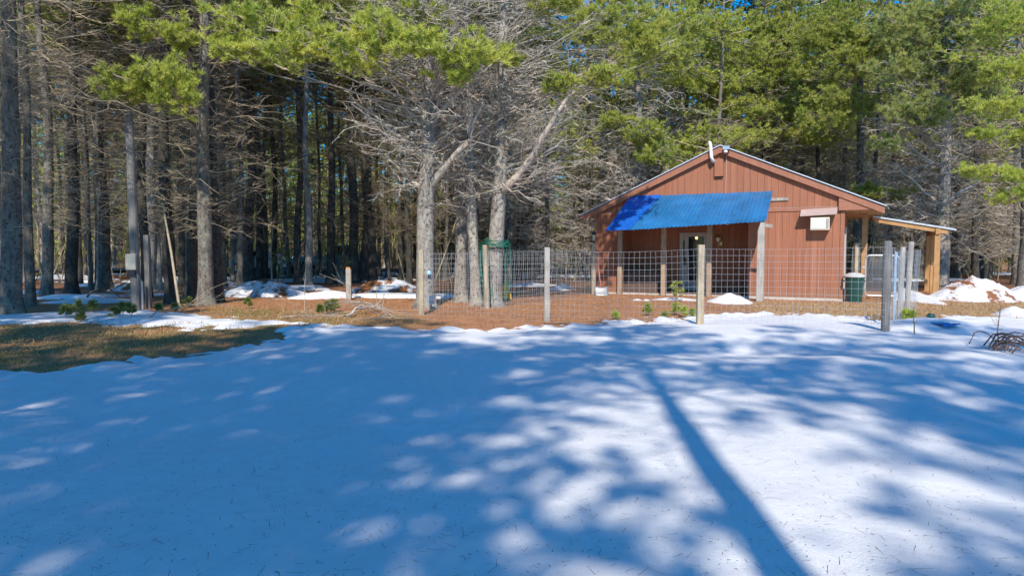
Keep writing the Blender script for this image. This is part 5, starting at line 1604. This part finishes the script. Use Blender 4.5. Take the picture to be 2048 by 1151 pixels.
# ------------------------------------------------------------------ vehicles and flag far in the wood
M['tyre'] = mat_plain('tyre', (0.02, 0.02, 0.02), 0.8)
M['chrome'] = mat_plain('chrome', (0.6, 0.6, 0.62), 0.25, 0.9, var=0.05, bmp=0)
def vehicle(name, label, cat, x, y, rotz, col, pickup):
    t = thing(name, label, cat, (x, y, float(g_z(np.array([x]), np.array([y]))[0]) + 0.02), rotz)
    paint = mat_plain(name + '_paint', col, 0.25, 0.3, var=0.04, bmp=0)
    if pickup:
        prof = [(-2.7, 0.45), (-2.7, 1.05), (-0.7, 1.08), (-0.55, 1.08), (-0.35, 1.78), (0.85, 1.80), (1.35, 1.18), (2.6, 1.08), (2.7, 0.85), (2.7, 0.45)]
    else:
        prof = [(-2.2, 0.35), (-2.25, 0.85), (-1.9, 1.0), (-1.2, 1.42), (0.2, 1.45), (0.95, 0.98), (2.0, 0.85), (2.2, 0.65), (2.2, 0.35)]
    w = MB(); w.extrude([(a_, -0.88, b_) for a_, b_ in prof], (0, 1.76, 0)); w.build('body', paint, t, bevel=0.06)
    win = [(-0.28, 1.15), (-0.18, 1.68), (0.75, 1.70), (1.15, 1.2)] if pickup else [(-1.45, 1.02), (-1.05, 1.35), (0.12, 1.38), (0.65, 1.0)]
    for sg in (-1, 1):
        w = MB(); w.extrude([(a_, sg * 0.885 - 0.004, b_) for a_, b_ in win], (0, 0.008, 0)); w.build('window', M['glass_dark'] if 'glass_dark' in M else M.setdefault('glass_dark', mat_plain('glass_dark', (0.02, 0.025, 0.03), 0.08, var=0.02, bmp=0)), t)
        for xx in ((-1.75, 1.75) if pickup else (-1.35, 1.35)):
            w = MB()
            r_ = 0.40 if pickup else 0.33
            pts = [(r_, -0.12), (r_, 0.12)]
            w.add([(xx + rr_ * math.cos(q * PI / 12), sg * 0.80 + yy_, r_ + rr_ * math.sin(q * PI / 12)) for (rr_, yy_) in ((r_ * 0.9, -0.13), (r_, -0.10), (r_, 0.10), (r_ * 0.9, 0.13)) for q in range(24)],
                  [(j * 24 + q, j * 24 + (q + 1) % 24, (j + 1) * 24 + (q + 1) % 24, (j + 1) * 24 + q) for j in range(3) for q in range(24)] + [tuple(range(24)), tuple(72 + q for q in range(23, -1, -1))])
            wh = w.build('wheel', M['tyre'], t)
            w = MB(); w.add([(xx + r_ * 0.6 * math.cos(q * PI / 8), sg * (0.80 + 0.135), r_ + r_ * 0.6 * math.sin(q * PI / 8)) for q in range(16)], [tuple(range(16)) if sg < 0 else tuple(range(15, -1, -1))]); w.build('rim', M['chrome'], wh)
        fx_ = 2.7 if pickup else 2.2
        w = MB(); w.box(fx_ - 0.05, fx_ + 0.02, sg * 0.65 - 0.15, sg * 0.65 + 0.15, 0.72 if not pickup else 0.82, 0.86 if not pickup else 1.0); w.build('headlight', M['chrome'], t)
    w = MB(); w.box((2.68 if pickup else 2.18), (2.76 if pickup else 2.26), -0.85, 0.85, 0.38, 0.55); w.build('bumper', M['chrome'], t)
v = at(672, 540, 44.0); vehicle('pickup_truck', 'blue pickup truck parked beyond the dark trunks', 'truck', v.x, v.y, R_(12), (0.16, 0.30, 0.46), True)
v = at(530, 540, 43.0); vehicle('parked_car', 'silver blue car glimpsed between trunks left of the pickup', 'car', v.x, v.y, R_(-15), (0.32, 0.40, 0.52), False)
v = at(352, 540, 39.5); z = surf_z(v.x, v.y)
fg = thing('flag', 'small striped flag hanging on a pole deep in the wood', 'flag', (v.x, v.y, z))
w = MB(); w.tube([(0, 0, -0.1), (0, 0, 2.1), (0.55, -0.1, 3.0)], 0.022, 8); w.build('pole', M['grey_metal'], fg)
for i in range(7):
    mb = MB()
    for k in range(6):
        q = k / 5
        for e_ in (0, 1):
            s_ = (i + e_) / 7
            mb.V.append((0.10 + 0.42 * (1 - s_) - 0.12 * q + 0.02 * math.sin(5 * q + i), -0.03 - 0.04 * math.sin(4 * q + s_ * 5), 2.85 - 0.75 * s_ - 0.42 * q))
    for k in range(5): mb.F.append((2 * k, 2 * k + 1, 2 * k + 3, 2 * k + 2))
    o = mb.build('stripe', mat_plain('flag_red', (0.5, 0.03, 0.05), 0.8) if i % 2 == 0 else M['white'], fg)
    sm_ = o.modifiers.new('thick', 'SOLIDIFY'); sm_.thickness = 0.006
mb = MB(); mb.extrude([(0.30, -0.10, 2.86), (0.53, -0.10, 2.90), (0.46, -0.10, 2.60), (0.28, -0.10, 2.52)], (0, 0.01, 0)); mb.build('canton', mat_plain('flag_blue', (0.03, 0.06, 0.3), 0.8), fg)

# ------------------------------------------------------------------ litter: needles, grass, twigs on the ground
def scatter(N, x0, x1, y0, y1, ok):
    x = rgs.uniform(x0, x1, N); y = rgs.uniform(y0, y1, N)
    k = (np.abs(x) < 0.80 * y + 0.6) & ok(x, y); return x[k], y[k]
def no_snow(x, y): return snow_T(x, y)[0] < 0.004
def slivers(x, y, z, L, w, tilt, seed):
    rg = np.random.default_rng(seed); N = len(x)
    a_ = rg.uniform(0, 2 * PI, N); l = L * rg.uniform(0.5, 1.3, N)
    d = np.stack([np.cos(a_), np.sin(a_), rg.uniform(tilt[0], tilt[1], N)], -1) * l[:, None]
    p = np.stack([x, y, z], -1)
    s_ = np.stack([-np.sin(a_), np.cos(a_), np.zeros(N)], -1) * w
    V = np.stack([p - s_, p + s_, p + d + s_ * 0.5, p + d - s_ * 0.5], 1).reshape(-1, 3)
    k = np.arange(N)[:, None] * 4
    return V, np.concatenate([k, k + 1, k + 2, k + 3], 1)
x, y = scatter(70000, -16, 17, 9, 26, no_snow)
V, Q = slivers(x, y, g_z(x, y) + 0.004, 0.13, 0.005, (-0.02, 0.45), 1)
m_l = mat_plain('litter', (0.46, 0.24, 0.11), 0.9, var=0.55, scale=9, bmp=0)
o = link('needle_litter', np_mesh('needle_litter', V, [Q]), m_l); tag(o, 'brown pine needle litter strewn over the bare ground', 'needles', kind='stuff')
# grass in the lawn and moss areas
LAWN = [G(1490, 620), G(1500, 597), (9.6, 20.2), (12, 20.5), (16, 20.0), (24, 22), (26, 14), (8, 13)]
MOSS = [(-14, 4), G(0, 742), G(500, 672), G(560, 650), G(860, 640), G(800, 625), G(560, 612), G(430, 606), G(400, 640), (-14, 15)]
x, y = scatter(150000, -12, 17, 7, 22, lambda x, y: (snow_T(x, y)[0] < 0.022) & (np.maximum(poly_sd(x, y, LAWN), poly_sd(x, y, MOSS)) + 0.8 * fbm(x, y, 61) > 0))
V, Q = slivers(x, y, g_z(x, y) + np.maximum(0, snow_T(x, y)[0]) - 0.008, 0.05, 0.004, (0.3, 1.4), 2)
m_g, nt, b = new_mat('grass')
v = coords(nt); n_ = noise(nt, v, 1.1, 4); n2_ = noise(nt, v, 60, 2)
c = ramp(nt, n2_, [(0.35, (0.36, 0.20, 0.09)), (0.65, (0.62, 0.42, 0.20))])
gf = ramp(nt, n_, [(0.46, (0, 0, 0)), (0.62, (1, 1, 1))])
sx = nt.nodes.new('ShaderNodeSeparateXYZ'); nt.links.new(v, sx.inputs[0])
lf = nt.nodes.new('ShaderNodeMath'); lf.operation = 'LESS_THAN'; nt.links.new(sx.outputs[0], lf.inputs[0]); lf.inputs[1].default_value = 3.0
mf = nt.nodes.new('ShaderNodeMath'); mf.operation = 'MULTIPLY'; nt.links.new(gf, mf.inputs[0]); nt.links.new(lf.outputs[0], mf.inputs[1])
c = mixc(nt, mf.outputs[0], c, (0.19, 0.22, 0.05))
nt.links.new(c, b.inputs['Base Color']); b.inputs['Roughness'].default_value = 0.8
o = link('grass', np_mesh('grass', V, [Q]), m_g); tag(o, 'short dry and mossy grass between the snow patches', 'grass', kind='stuff')
# fallen needles and bits on the open snow
N = 5200
yy = 1.9 + 12 * rgs.random(N) ** 1.7; xx = rgs.uniform(-1, 1, N) * (0.78 * yy + 0.3)
k = snow_T(xx, yy)[0] > 0.02; xx, yy = xx[k], yy[k]
zz0 = g_z(xx, yy) + snow_T(xx, yy)[0] + 0.0015
sel = rgs.random(len(xx)) < 0.35
V1, Q1 = slivers(xx[sel], yy[sel], zz0[sel] + 0.001, 0.075, 0.0011, (-0.01, 0.05), 3)
V2, Q2 = slivers(xx[~sel], yy[~sel], zz0[~sel] + 0.001, 0.013, 0.0022, (0.0, 0.2), 4)
o = link('snow_litter', np_mesh('snow_litter', np.concatenate([V1, V2]), [np.concatenate([Q1, Q2 + len(V1)])]), mat_plain('snow_litter', (0.10, 0.085, 0.05), 0.9, var=0.5, scale=9, bmp=0))
tag(o, 'fine dark needles and bits strewn on the open snow', 'needles', kind='stuff')
# undergrowth of thin dead stems deep in the wood: uncountable
N = 1500
ux = rgs.uniform(-46, 48, N); uy = rgs.uniform(30, 62, N)
kk = np.array([clear(a_, b_) for a_, b_ in zip(ux, uy)]) & ~((uy > 41) & (uy < 51.5) & (ux < -5)) & ((ux < 0) | (uy > 31))
ux, uy = ux[kk], uy[kk]; N = len(ux)
S = np.stack([ux, uy, np.zeros(N) - 0.05], -1); D = norm(np.stack([rgs.normal(0, 0.15, N), rgs.normal(0, 0.15, N), np.ones(N)], -1)); L = rgs.uniform(1.2, 6.0, N)
B = polyl(S, D, L, 5, None, 0.05, rgs); pt = Parts(); pt.tube(B, taper(0.012 + 0.006 * L, L, 5, 0.3), 4)
K, l = kids(rgs, B, L, 12, 0.1, 1, 0.3, flat=0.8); pt.ribbon(K, taper(np.full(len(l), 0.009), l, 4, 0.4), rgs)
Cn, Tn = along(rgs, K, 2, 0.5, 1.0); sel = rgs.random(len(Cn)) < 0.30
pt.tuft(rgs, Cn[sel], norm(Tn[sel] + np.array([0, 0, 0.3])), 6, 0.22, 0.03)
ug = link('undergrowth', pt.branch_mesh('undergrowth'), M['twig_far']); tag(ug, 'tangle of thin dead stems and brush deep in the wood', 'brush', kind='stuff')
uc = link('undergrowth_needles', pt.needle_mesh('undergrowth_needles'), M['needles_dark'], ug); tag(uc, kind='stuff')
